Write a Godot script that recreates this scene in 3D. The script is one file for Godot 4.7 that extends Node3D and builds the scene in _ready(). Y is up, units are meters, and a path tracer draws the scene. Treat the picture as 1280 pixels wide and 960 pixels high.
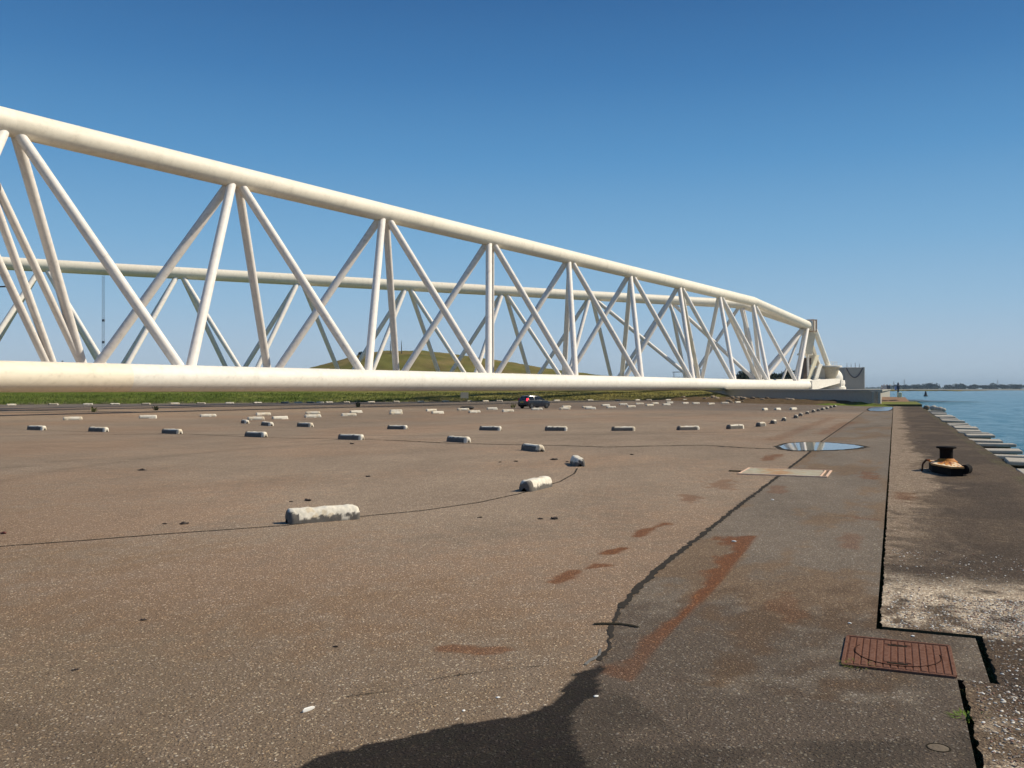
extends Node3D
# A quay and parking yard beside a tubular storm-barrier gate. Metres, y up, camera above the origin looking along -z.

const EYE := 1.8
const QA := 0.3999                     # angle of the quay line to the camera axis
var rng := RandomNumberGenerator.new()
var names := {}
var M := {}
var n1 := FastNoiseLite.new()
var n2 := FastNoiseLite.new()
var n3 := FastNoiseLite.new()

# ------------------------------------------------------------------ helpers
class MB:
	var v := PackedVector3Array()
	var n := PackedVector3Array()
	var c := PackedColorArray()
	var i := PackedInt32Array()
	var tone := Color(1, 1, 1)
	func tri(a: Vector3, b: Vector3, d: Vector3):           # counter-clockwise from outside
		var nn = (b - a).cross(d - a).normalized()
		var k = v.size()
		for p in [a, b, d]:
			v.append(p); n.append(nn); c.append(tone)
		i.append_array([k, k + 2, k + 1])
	func quad(a: Vector3, b: Vector3, d: Vector3, e: Vector3):
		var nn = (b - a).cross(e - a)
		if nn.length() < 1e-9: nn = (d - b).cross(e - b)
		nn = nn.normalized()
		var k = v.size()
		for p in [a, b, d, e]:
			v.append(p); n.append(nn); c.append(tone)
		i.append_array([k, k + 2, k + 1, k, k + 3, k + 2])
	func prism(poly: Array, y0: float, y1: float):          # poly: Vector2(x, z), upright walls and a top and bottom
		var area = 0.0
		for k in poly.size():
			var p = poly[k]; var q = poly[(k + 1) % poly.size()]
			area += p.x * q.y - q.x * p.y
		var pts = poly.duplicate()
		if area > 0: pts.reverse()
		var m = pts.size()
		for k in m:
			var p = pts[k]; var q = pts[(k + 1) % m]
			quad(Vector3(p.x, y0, p.y), Vector3(q.x, y0, q.y), Vector3(q.x, y1, q.y), Vector3(p.x, y1, p.y))
		var t = Geometry2D.triangulate_polygon(PackedVector2Array(pts))
		for k in range(0, t.size(), 3):
			var a = pts[t[k]]; var b = pts[t[k + 1]]; var d = pts[t[k + 2]]
			var A = Vector3(a.x, y1, a.y); var B = Vector3(b.x, y1, b.y); var D = Vector3(d.x, y1, d.y)
			if (B - A).cross(D - A).y < 0:
				var x = B; B = D; D = x
			tri(A, B, D)
			var dn = Vector3(0, y0 - y1, 0)
			tri(A + dn, D + dn, B + dn)
	func box(o: Vector3, sx: Vector3, sy: Vector3, sz: Vector3, bev := 0.0):   # centre and three half axes; bevelled edges
		if bev <= 0.0:
			for s in [1.0, -1.0]:
				for ax in [[sx, sy, sz], [sy, sz, sx], [sz, sx, sy]]:
					var a = ax[0] * s; var b = ax[1] * s; var d = ax[2]
					if s < 0: b = -b
					quad(o + a - b * s - d, o + a + b * s - d, o + a + b * s + d, o + a - b * s + d)
			return
		var lx = sx.length(); var ly = sy.length(); var lz = sz.length()
		var ux = sx / lx; var uy = sy / ly; var uz = sz / lz
		var e = [ux, uy, uz]; var l = [lx, ly, lz]
		for k in 3:
			var j = (k + 1) % 3; var m = (k + 2) % 3
			for s in [1.0, -1.0]:
				var a = e[k] * l[k] * s; var b = e[j] * (l[j] - bev) * s; var d = e[m] * (l[m] - bev)
				quad(o + a - b - d, o + a + b - d, o + a + b + d, o + a - b + d)
				for s2 in [1.0, -1.0]:
					var p = o + e[k] * s * l[k] + e[j] * s2 * (l[j] - bev)
					var q = o + e[k] * s * (l[k] - bev) + e[j] * s2 * l[j]
					var w = e[m] * (l[m] - bev) * s * s2
					quad(p - w, q - w, q + w, p + w)
		for s in [1.0, -1.0]:
			for t in [1.0, -1.0]:
				for r in [1.0, -1.0]:
					var p = o + e[0] * s * lx + e[1] * t * (ly - bev) + e[2] * r * (lz - bev)
					var q = o + e[0] * s * (lx - bev) + e[1] * t * ly + e[2] * r * (lz - bev)
					var w = o + e[0] * s * (lx - bev) + e[1] * t * (ly - bev) + e[2] * r * lz
					if s * t * r > 0: tri(p, q, w)
					else: tri(p, w, q)
	func lathe(base: Vector3, axis: Vector3, prof: Array, sides := 24, cap := true):   # prof: Vector2(radius, height along axis), smooth round, creased along
		axis = axis.normalized()
		var p = axis.cross(Vector3.RIGHT if abs(axis.x) < 0.9 else Vector3.FORWARD).normalized()
		var q = axis.cross(p)
		for k in prof.size() - 1:
			var a = prof[k]; var b = prof[k + 1]
			var sl = Vector2(b.y - a.y, a.x - b.x).normalized()
			var k0 = v.size()
			for j in sides + 1:
				var an = TAU * j / sides
				var r = p * cos(an) + q * sin(an)
				var nn = (r * sl.x + axis * sl.y).normalized()
				v.append(base + axis * a.y + r * a.x); v.append(base + axis * b.y + r * b.x)
				n.append(nn); n.append(nn); c.append(tone); c.append(tone)
			for j in sides:
				var m = k0 + 2 * j
				i.append_array([m, m + 1, m + 2, m + 2, m + 1, m + 3])
		if cap:
			for e in [0, prof.size() - 1]:
				var a = prof[e]
				if a.x < 1e-4: continue
				var s = -1.0 if e == 0 else 1.0
				var k0 = v.size()
				v.append(base + axis * a.y); n.append(axis * s); c.append(tone)
				for j in sides + 1:
					var an = TAU * j / sides
					v.append(base + axis * a.y + (p * cos(an) + q * sin(an)) * a.x); n.append(axis * s); c.append(tone)
				for j in sides:
					if s > 0: i.append_array([k0, k0 + j + 2, k0 + j + 1])
					else: i.append_array([k0, k0 + j + 1, k0 + j + 2])
	func tube(a: Vector3, b: Vector3, r: float, sides := 20, cols := [], seam := 0.0):   # cols: a tone per ring; seam: spacing of raised weld beads
		var ax = (b - a); var L = ax.length(); ax /= L
		var p = ax.cross(Vector3.UP).normalized()
		if p.length() < 0.1: p = Vector3.RIGHT
		var q = p.cross(ax).normalized()
		var st = [[0.0, 0.0]]
		if seam > 0.0:
			var x = seam * 0.5
			while x < L - 0.2:
				for e in [[-0.05, 0.0], [-0.03, 0.014], [0.03, 0.014], [0.05, 0.0]]: st.append([x + e[0], e[1]])
				x += seam
		st.append([L, 0.0])
		var k0 = v.size()
		for s in st.size():
			var t = st[s][0]
			var col = tone if cols.is_empty() else cols[min(int(t / L * cols.size()), cols.size() - 1)]
			for j in sides + 1:
				var an = TAU * j / sides
				var rr = p * cos(an) + q * sin(an)
				v.append(a + ax * t + rr * (r + st[s][1])); n.append(rr); c.append(col)
		var w = sides + 1
		for s in st.size() - 1:
			for j in sides:
				var m = k0 + s * w + j
				i.append_array([m, m + 1, m + w, m + 1, m + w + 1, m + w])
		for e in [0, st.size() - 1]:
			var o = a if e == 0 else b
			var kk = v.size()
			v.append(o); n.append(ax * (-1.0 if e == 0 else 1.0)); c.append(tone)
			for j in sides + 1:
				v.append(v[k0 + e * w + j]); n.append(ax * (-1.0 if e == 0 else 1.0)); c.append(tone)
			for j in sides:
				if e == 0: i.append_array([kk, kk + j + 2, kk + j + 1])
				else: i.append_array([kk, kk + j + 1, kk + j + 2])
	func path(pts: Array, r: float, sides := 10):           # a round rod bent along points
		var k0 = v.size()
		for s in pts.size():
			var d = (pts[min(s + 1, pts.size() - 1)] - pts[max(s - 1, 0)]).normalized()
			var p = d.cross(Vector3.UP)
			if p.length() < 0.05: p = d.cross(Vector3.RIGHT)
			p = p.normalized()
			var q = p.cross(d)
			for j in sides + 1:
				var an = TAU * j / sides
				var rr = p * cos(an) + q * sin(an)
				v.append(pts[s] + rr * r); n.append(rr); c.append(tone)
		var w = sides + 1
		for s in pts.size() - 1:
			for j in sides:
				var m = k0 + s * w + j
				i.append_array([m, m + 1, m + w, m + 1, m + w + 1, m + w])
	func ball(o: Vector3, r: Vector3, seg := 16, rg := 10, f = null):
		var k0 = v.size()
		for a in rg + 1:
			var th = PI * a / rg
			for b in seg + 1:
				var ph = TAU * b / seg
				var d = Vector3(sin(th) * cos(ph), cos(th), sin(th) * sin(ph))
				var k = 1.0 if f == null else f.call(d)
				v.append(o + d * r * k); n.append((d / r).normalized()); c.append(tone)
		var w = seg + 1
		for a in rg:
			for b in seg:
				var m = k0 + a * w + b
				i.append_array([m, m + w, m + 1, m + 1, m + w, m + w + 1])
	func mesh(smooth := false) -> ArrayMesh:
		if smooth:
			for k in n.size(): n[k] = Vector3.ZERO
			for k in range(0, i.size(), 3):
				var nn = (v[i[k + 2]] - v[i[k]]).cross(v[i[k + 1]] - v[i[k]])
				for e in 3: n[i[k + e]] += nn
			for k in n.size(): n[k] = n[k].normalized() if n[k].length() > 1e-12 else Vector3.UP
		var a := []
		a.resize(Mesh.ARRAY_MAX)
		a[Mesh.ARRAY_VERTEX] = v; a[Mesh.ARRAY_NORMAL] = n; a[Mesh.ARRAY_COLOR] = c; a[Mesh.ARRAY_INDEX] = i
		var m := ArrayMesh.new()
		m.add_surface_from_arrays(Mesh.PRIMITIVE_TRIANGLES, a)
		return m

func numbered(s: String) -> String:
	if not names.has(s):
		names[s] = 0
		return s
	names[s] += 1
	return "%s_%03d" % [s, names[s]]

func put(called: String, mesh: Mesh, m: Material, parent: Node3D = self, at := Vector3.ZERO) -> MeshInstance3D:
	var o := MeshInstance3D.new()
	o.name = numbered(called) if parent == self else called
	o.mesh = mesh
	o.material_override = m
	o.position = at
	parent.add_child(o, true)
	return o

func tag(o: Node3D, label: String, category: String, group := "") -> Node3D:
	o.set_meta("label", label); o.set_meta("category", category)
	if group: o.set_meta("group", group)
	return o

func thing(called: String, label: String, category: String, at := Vector3.ZERO, turn := 0.0, group := "") -> Node3D:
	var o := Node3D.new()
	o.name = numbered(called)
	add_child(o, true)
	o.position = at; o.rotation.y = turn
	tag(o, label, category, group)
	return o

func struct(o: Node3D, label := "") -> Node3D:
	o.set_meta("kind", "structure")
	if label: o.set_meta("label", label)
	return o

func G(x: float, d: float, y := 0.0) -> Vector3: return Vector3(x, y, -d)          # right of the camera, ahead of it
func Q(u: float, v: float, y := 0.0) -> Vector3:                                    # across and along the quay
	return Vector3(u * cos(QA) + v * sin(QA), y, -(v * cos(QA) - u * sin(QA)))

func pbr(col: Color, rough: float, metal := 0.0, spec := 0.5) -> StandardMaterial3D:
	var m := StandardMaterial3D.new()
	m.albedo_color = col.linear_to_srgb()
	m.roughness = rough; m.metallic = metal; m.metallic_specular = spec
	m.vertex_color_use_as_albedo = true
	return m

func skin(m: StandardMaterial3D, tex: Texture2D, nrm: Texture2D, size: float, depth := 1.0, world := true):
	m.albedo_texture = tex
	if nrm:
		m.normal_enabled = true; m.normal_texture = nrm; m.normal_scale = depth
	m.uv1_triplanar = true; m.uv1_world_triplanar = world
	m.uv1_scale = Vector3.ONE / size
	return m

func noise(n: FastNoiseLite, seed_: int, freq: float, oct := 3):
	n.seed = seed_; n.frequency = freq; n.noise_type = FastNoiseLite.TYPE_SIMPLEX_SMOOTH
	n.fractal_type = FastNoiseLite.FRACTAL_FBM; n.fractal_octaves = oct
	return n

func texof(img: Image, mip := true) -> ImageTexture:
	if mip: img.generate_mipmaps()
	return ImageTexture.create_from_image(img)

# aggregate: a binder full of little stones. Returns [albedo, normal]
func aggregate(size: int, count: int, rmin: float, rmax: float, binder: Color, stones: Array, seed_: int, bump: float, share := 1.0) -> Array:
	var r := RandomNumberGenerator.new(); r.seed = seed_
	var img := Image.create(size, size, false, Image.FORMAT_RGB8)
	var hgt := Image.create(size, size, false, Image.FORMAT_RGB8)
	img.fill(binder.linear_to_srgb()); hgt.fill(Color(0.35, 0.35, 0.35))
	var fine := FastNoiseLite.new()
	noise(fine, seed_, 0.11, 4)
	for y in size:
		for x in size:
			var k = fine.get_noise_2d(x, y)
			var g = binder * (1.0 + 0.5 * k)
			img.set_pixel(x, y, Color(g.r, g.g, g.b).linear_to_srgb())
			var hh = 0.35 + 0.18 * k
			hgt.set_pixel(x, y, Color(hh, hh, hh))
	for s in count:
		var cx = r.randi() % size; var cy = r.randi() % size
		var ra = lerp(rmin, rmax, pow(r.randf(), 2.2)); var rb = ra * r.randf_range(0.55, 1.0)
		var an = r.randf() * PI; var ca = cos(an); var sa = sin(an)
		var col: Color = stones[r.randi() % stones.size()]
		col = col * r.randf_range(0.75, 1.15)
		var on = r.randf() < share
		var top = r.randf_range(0.5, 0.9)
		var e = int(ceil(ra))
		for y in range(-e, e + 1):
			for x in range(-e, e + 1):
				var p = (x * ca + y * sa) / ra; var q = (-x * sa + y * ca) / rb
				var dd = p * p + q * q
				if dd <= 1.0:
					var X = posmod(cx + x, size); var Y = posmod(cy + y, size)
					if on: img.set_pixel(X, Y, Color(col.r, col.g, col.b).clamp().linear_to_srgb())
					var hh = top - 0.25 * dd
					hgt.set_pixel(X, Y, Color(hh, hh, hh))
	hgt.bump_map_to_normal_map(bump)
	return [texof(img), texof(hgt)]

# smooth cloudy texture between tones, for paint, concrete, earth
func cloudy(size: int, tones: Array, freq: float, seed_: int, bump: float, stretch := 1.0) -> Array:
	var f := FastNoiseLite.new(); noise(f, seed_, freq, 5)
	var f2 := FastNoiseLite.new(); noise(f2, seed_ + 7, freq * 6.0, 3)
	var img := Image.create(size, size, false, Image.FORMAT_RGB8)
	var hgt := Image.create(size, size, false, Image.FORMAT_RGB8)
	for y in size:
		for x in size:
			var ax = TAU * x / size; var ay = TAU * y / size
			var R = size / TAU
			var k = 0.5 + 0.62 * f.get_noise_3d(cos(ax) * R + 3.0 * R, sin(ax) * R + cos(ay) * R * stretch, sin(ay) * R * stretch)
			var k2 = f2.get_noise_2d(x, y)
			var t = clamp(k + 0.15 * k2, 0.0, 0.9999) * (tones.size() - 1)
			var a: Color = tones[int(t)]; var b: Color = tones[int(t) + 1]
			img.set_pixel(x, y, a.lerp(b, t - int(t)).linear_to_srgb())
			var hh = clamp(0.5 + 0.3 * k2 + 0.2 * (k - 0.5), 0.0, 1.0)
			hgt.set_pixel(x, y, Color(hh, hh, hh))
	hgt.bump_map_to_normal_map(bump)
	return [texof(img), texof(hgt)]

func sm(a: float, b: float, x: float) -> float: return smoothstep(a, b, x)

func lut(t: Array, x: float) -> float:                    # piecewise-linear table of Vector2(x, y), x rising
	if x <= t[0].x: return t[0].y
	for k in t.size() - 1:
		if x <= t[k + 1].x: return lerp(t[k].y, t[k + 1].y, (x - t[k].x) / (t[k + 1].x - t[k].x))
	return t[-1].y

# grid on (a, b) axes: at(a, b) -> Vector3, col(a, b) -> Color, keep(a, b) -> bool
func grid(as_: PackedFloat32Array, bs: PackedFloat32Array, at: Callable, col: Callable, keep = null, flip := false) -> ArrayMesh:
	var m := MB.new()
	var na = as_.size()
	for b in bs:
		for a in as_:
			m.v.append(at.call(a, b)); m.c.append(col.call(a, b)); m.n.append(Vector3.UP)
	for y in bs.size() - 1:
		for x in na - 1:
			if not keep == null and not keep.call((as_[x] + as_[x + 1]) / 2, (bs[y] + bs[y + 1]) / 2): continue
			var k = y * na + x
			if flip: m.i.append_array([k, k + 1, k + na, k + 1, k + na + 1, k + na])
			else: m.i.append_array([k, k + na, k + 1, k + 1, k + na, k + na + 1])
	return m.mesh(true)

func steps(from: float, to: float, fine: float, grow: float) -> PackedFloat32Array:
	var out := PackedFloat32Array([from]); var s = fine; var x = from
	var dir = sign(to - from)
	while abs(to - x) > s * 1.5:
		x += dir * s
		out.append(x)
		s *= grow
	out.append(to)
	return out

# ------------------------------------------------------------------ the place
func _ready():
	rng.seed = 11
	# camera
	var cam := Camera3D.new()
	cam.name = "camera"
	cam.position = Vector3(0, EYE, 0)
	cam.rotation = Vector3(deg_to_rad(0.304), 0, 0)
	cam.fov = 46.0; cam.near = 0.1; cam.far = 60000.0
	add_child(cam)
	cam.current = true
	# sky, air and exposure
	var we := WorldEnvironment.new()
	we.name = "air"
	var env := Environment.new()
	env.background_mode = Environment.BG_SKY
	env.tonemap_mode = Environment.TONE_MAPPER_LINEAR
	env.tonemap_exposure = 1.12
	env.sky = Sky.new()
	env.sky.sky_material = clear_sky()
	env.background_energy_multiplier = 1.0
	env.sdfgi_enabled = true; env.ssao_enabled = true; env.ssil_enabled = true
	env.fog_enabled = true; env.fog_density = 0.00008; env.fog_light_color = Color(0.78, 0.88, 0.96)
	we.environment = env
	add_child(we)
	# sun: a little ahead of straight right, 41 degrees up
	var sun := DirectionalLight3D.new()
	sun.name = "sun"
	sun.light_energy = 1.5
	sun.light_color = Color(1.0, 0.955, 0.87)
	sun.light_angular_distance = 0.5
	sun.shadow_enabled = true
	add_child(sun)
	var to_sun := Vector3(cos(0.72) * 0.99, sin(0.72), -cos(0.72) * 0.13)
	sun.look_at_from_position(to_sun * 50.0, Vector3.ZERO)

	noise(n1, 3, 0.35, 4); noise(n2, 21, 1.7, 3); noise(n3, 40, 0.045, 3)
	materials()
	ground()
	quay()
	far_land()
	platform()
	gate()
	yard_marks()
	parking_blocks()
	car()
	bollard()
	covers()
	small_things()
	background()

func clear_sky() -> PanoramaSkyMaterial:
	var w := 256; var h := 256
	var img := Image.create(w, h, false, Image.FORMAT_RGBF)
	var t := [[0.0, Color(0.43, 0.515, 0.59)], [2.0, Color(0.39, 0.50, 0.61)], [5.0, Color(0.285, 0.455, 0.62)], [9.0, Color(0.18, 0.375, 0.59)], [14.0, Color(0.095, 0.27, 0.51)], [19.0, Color(0.052, 0.18, 0.40)], [24.0, Color(0.032, 0.12, 0.30)], [45.0, Color(0.025, 0.09, 0.25)], [90.0, Color(0.022, 0.075, 0.21)]]
	for y in h:
		var el = 90.0 - 180.0 * (y + 0.5) / h
		var c: Color = t[0][1]
		if el > 0:
			for k in t.size() - 1:
				if el >= t[k][0]: c = t[k][1].lerp(t[k + 1][1], clamp((el - t[k][0]) / (t[k + 1][0] - t[k][0]), 0, 1))
		else: c = Color(0.33, 0.36, 0.38)
		for x in w: img.set_pixel(x, y, c)
	var m := PanoramaSkyMaterial.new()
	m.panorama = ImageTexture.create_from_image(img)
	return m

func materials():
	var st := [Color(1.0, 0.93, 0.80), Color(0.80, 0.68, 0.52), Color(0.50, 0.42, 0.34), Color(0.38, 0.31, 0.26), Color(0.60, 0.53, 0.46), Color(0.30, 0.26, 0.23), Color(1.0, 0.98, 0.93), Color(0.45, 0.38, 0.31)]
	var ag := aggregate(1024, 30000, 1.1, 4.0, Color(0.40, 0.35, 0.30), st, 5, 5.0)
	M.asphalt = skin(pbr(Color(1, 1, 1), 0.92, 0.0, 0.3), ag[0], ag[1], 2.6, 0.8)
	var cg := aggregate(1024, 22000, 1.5, 7.0, Color(0.48, 0.42, 0.36), [Color(0.98, 0.94, 0.86), Color(0.9, 0.83, 0.72), Color(0.55, 0.45, 0.36), Color(0.30, 0.25, 0.21), Color(0.75, 0.66, 0.55), Color(0.40, 0.33, 0.27)], 9, 7.0)
	M.deck = skin(pbr(Color(1, 1, 1), 0.93, 0.0, 0.3), cg[0], cg[1], 2.2, 1.0)
	var pt := cloudy(512, [Color(0.55, 0.53, 0.49), Color(0.84, 0.82, 0.78), Color(0.95, 0.93, 0.89), Color(0.97, 0.96, 0.93), Color(1, 1, 0.98)], 0.02, 4, 1.5)
	M.paint = skin(pbr(Color(0.90, 0.88, 0.83), 0.55, 0.0, 0.35), pt[0], pt[1], 6.0, 0.2)
	var co := cloudy(512, [Color(0.62, 0.60, 0.56), Color(0.85, 0.83, 0.79), Color(0.95, 0.93, 0.9), Color(1, 1, 1)], 0.02, 14, 3.0)
	M.concrete = skin(pbr(Color(0.42, 0.40, 0.36), 0.9, 0.0, 0.3), co[0], co[1], 1.6, 0.6)
	M.slab = skin(pbr(Color(0.44, 0.41, 0.36), 0.9, 0.0, 0.3), co[0], co[1], 1.1, 0.8)
	M.block = skin(pbr(Color(1, 1, 1), 0.88, 0.0, 0.3), co[0], co[1], 0.45, 0.7, false)
	var gr := cloudy(512, [Color(0.45, 0.45, 0.35), Color(0.75, 0.8, 0.6), Color(0.95, 0.95, 0.8), Color(1, 1, 0.85)], 0.03, 24, 6.0)
	M.grass = skin(pbr(Color(1, 1, 1), 0.95, 0.0, 0.1), gr[0], gr[1], 7.0, 1.0)
	M.blade = pbr(Color(1, 1, 1), 0.9, 0.0, 0.2)
	M.tar = skin(pbr(Color(0.05, 0.045, 0.04), 0.95, 0.0, 0.1), co[0], co[1], 0.5, 1.0)
	M.paler = skin(pbr(Color(0.20, 0.195, 0.185), 0.9, 0.0, 0.2), co[0], co[1], 0.3, 1.0)
	M.soil = skin(pbr(Color(0.035, 0.032, 0.024), 0.98, 0.0, 0.1), co[0], co[1], 0.3, 1.0)
	var ru := cloudy(512, [Color(0.45, 0.35, 0.3), Color(0.8, 0.7, 0.62), Color(1, 0.95, 0.9), Color(1, 1, 1)], 0.03, 33, 3.0)
	M.rust = skin(pbr(Color(0.18, 0.10, 0.075), 0.95, 0.0, 0.15), ru[0], ru[1], 0.5, 0.8)
	M.rustpaint = skin(pbr(Color(1, 1, 1), 0.7, 0.0, 0.4), ru[0], ru[1], 0.6, 0.6)
	M.black = skin(pbr(Color(0.016, 0.015, 0.015), 0.85, 0.0, 0.2), ru[0], ru[1], 0.4, 0.5)
	M.rubber = pbr(Color(0.02, 0.02, 0.02), 0.8)
	M.shallow = pbr(Color(0.16, 0.17, 0.17), 0.22, 0.0, 0.8)
	M.puddle = pbr(Color(0.035, 0.033, 0.03), 0.03, 0.0, 0.5)
	var wv := FastNoiseLite.new(); noise(wv, 77, 0.012, 5)
	var wt := NoiseTexture2D.new(); wt.width = 1024; wt.height = 1024; wt.seamless = true; wt.noise = wv; wt.as_normal_map = true; wt.bump_strength = 6.0
	M.water = pbr(Color(0.02, 0.105, 0.12), 0.14, 0.0, 0.3)
	M.water.normal_enabled = true; M.water.normal_texture = wt; M.water.normal_scale = 1.0
	M.water.uv1_triplanar = true; M.water.uv1_world_triplanar = true; M.water.uv1_scale = Vector3.ONE / 9.0
	M.carpaint = pbr(Color(0.012, 0.016, 0.026), 0.25, 0.0, 0.5)
	M.carpaint.clearcoat_enabled = true; M.carpaint.clearcoat = 0.4; M.carpaint.clearcoat_roughness = 0.05
	M.glass = pbr(Color(0.012, 0.015, 0.018), 0.06, 0.0, 0.5)
	M.lens = pbr(Color(0.35, 0.01, 0.02), 0.2, 0.0, 0.5)
	M.stoplight = pbr(Color(0.5, 0.02, 0.03), 0.2)
	M.stoplight.emission_enabled = true; M.stoplight.emission = Color(1.0, 0.16, 0.22); M.stoplight.emission_energy_multiplier = 3.0
	M.plain = pbr(Color(1, 1, 1), 0.7)
	M.alloy = pbr(Color(0.07, 0.07, 0.075), 0.5, 0.5)
	M.leaf = pbr(Color(1, 1, 1), 0.8, 0.0, 0.2)
	M.steel = pbr(Color(0.16, 0.18, 0.20), 0.6, 0.3)

# -------------------------------------------------------------- ground
var crack := [Vector2(3.4, -1.6), Vector2(4.1, -1.75), Vector2(4.77, -1.78), Vector2(5.26, -1.78), Vector2(5.75, -1.81), Vector2(6.05, -1.83), Vector2(6.56, -1.96), Vector2(7.19, -2.08), Vector2(7.9, -2.13), Vector2(9.17, -2.18), Vector2(10.77, -2.18), Vector2(13.9, -2.2), Vector2(17.64, -2.2), Vector2(23.9, -2.2), Vector2(60, -2.25)]
var wet := PackedVector2Array([Vector2(-3.1, 2.2), Vector2(-2.64, 3.4), Vector2(-2.59, 3.71), Vector2(-2.41, 4.02), Vector2(-2.19, 4.31), Vector2(-1.94, 4.58), Vector2(-1.80, 4.84), Vector2(-1.84, 5.14), Vector2(-1.84, 5.43), Vector2(-1.80, 5.66), Vector2(-1.71, 5.62), Vector2(-1.66, 5.24), Vector2(-1.66, 5.03), Vector2(-1.66, 4.84), Vector2(-1.57, 4.61), Vector2(-1.48, 4.35), Vector2(-1.37, 4.18), Vector2(-1.2, 3.7), Vector2(-0.9, 2.2)])
# rust runs: centre lines (u, v), half width, strength
var rust := [
	[[Vector2(-2.81, 11.9), Vector2(-2.92, 11.2), Vector2(-2.91, 10.75)], 0.10, 0.95],
	[[Vector2(-2.84, 9.9), Vector2(-2.9, 9.55)], 0.10, 1.0],
	[[Vector2(-2.76, 8.85), Vector2(-2.88, 8.5), Vector2(-2.93, 7.9)], 0.11, 0.9],
	[[Vector2(-2.92, 5.6), Vector2(-2.63, 5.67), Vector2(-2.43, 5.75)], 0.10, 0.7],
	[[Vector2(-3.1, 17.9), Vector2(-2.9, 16.6)], 0.28, 0.5],
	[[Vector2(-3.2, 15.2), Vector2(-3.0, 14.5)], 0.2, 0.6],
	[[Vector2(-1.98, 17.4), Vector2(-1.9, 16.2)], 0.2, 0.5],
	[[Vector2(-2.95, 25.6), Vector2(-3.0, 23.6)], 0.25, 0.8],
	[[Vector2(-0.51, 11.9), Vector2(-0.45, 11.0)], 0.15, 0.45],
	[[Vector2(-0.55, 21), Vector2(-0.5, 19.5)], 0.2, 0.6],
	[[Vector2(-0.6, 13.6), Vector2(-0.25, 13.4)], 0.12, 0.4],
	[[Vector2(-2.6, 38), Vector2(-2.5, 45), Vector2(-2.2, 52)], 0.45, 0.55],
	[[Vector2(-3.9, 33), Vector2(-3.6, 60)], 0.4, 0.4],
	[[Vector2(-0.9, 8.2), Vector2(-0.75, 7.3)], 0.14, 0.35],
]

func seg_dist(p: Vector2, pts: Array) -> float:
	var best = 1e9
	for k in pts.size() - 1:
		best = min(best, p.distance_to(Geometry2D.get_closest_point_to_segment(p, pts[k], pts[k + 1])))
	return best

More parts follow.
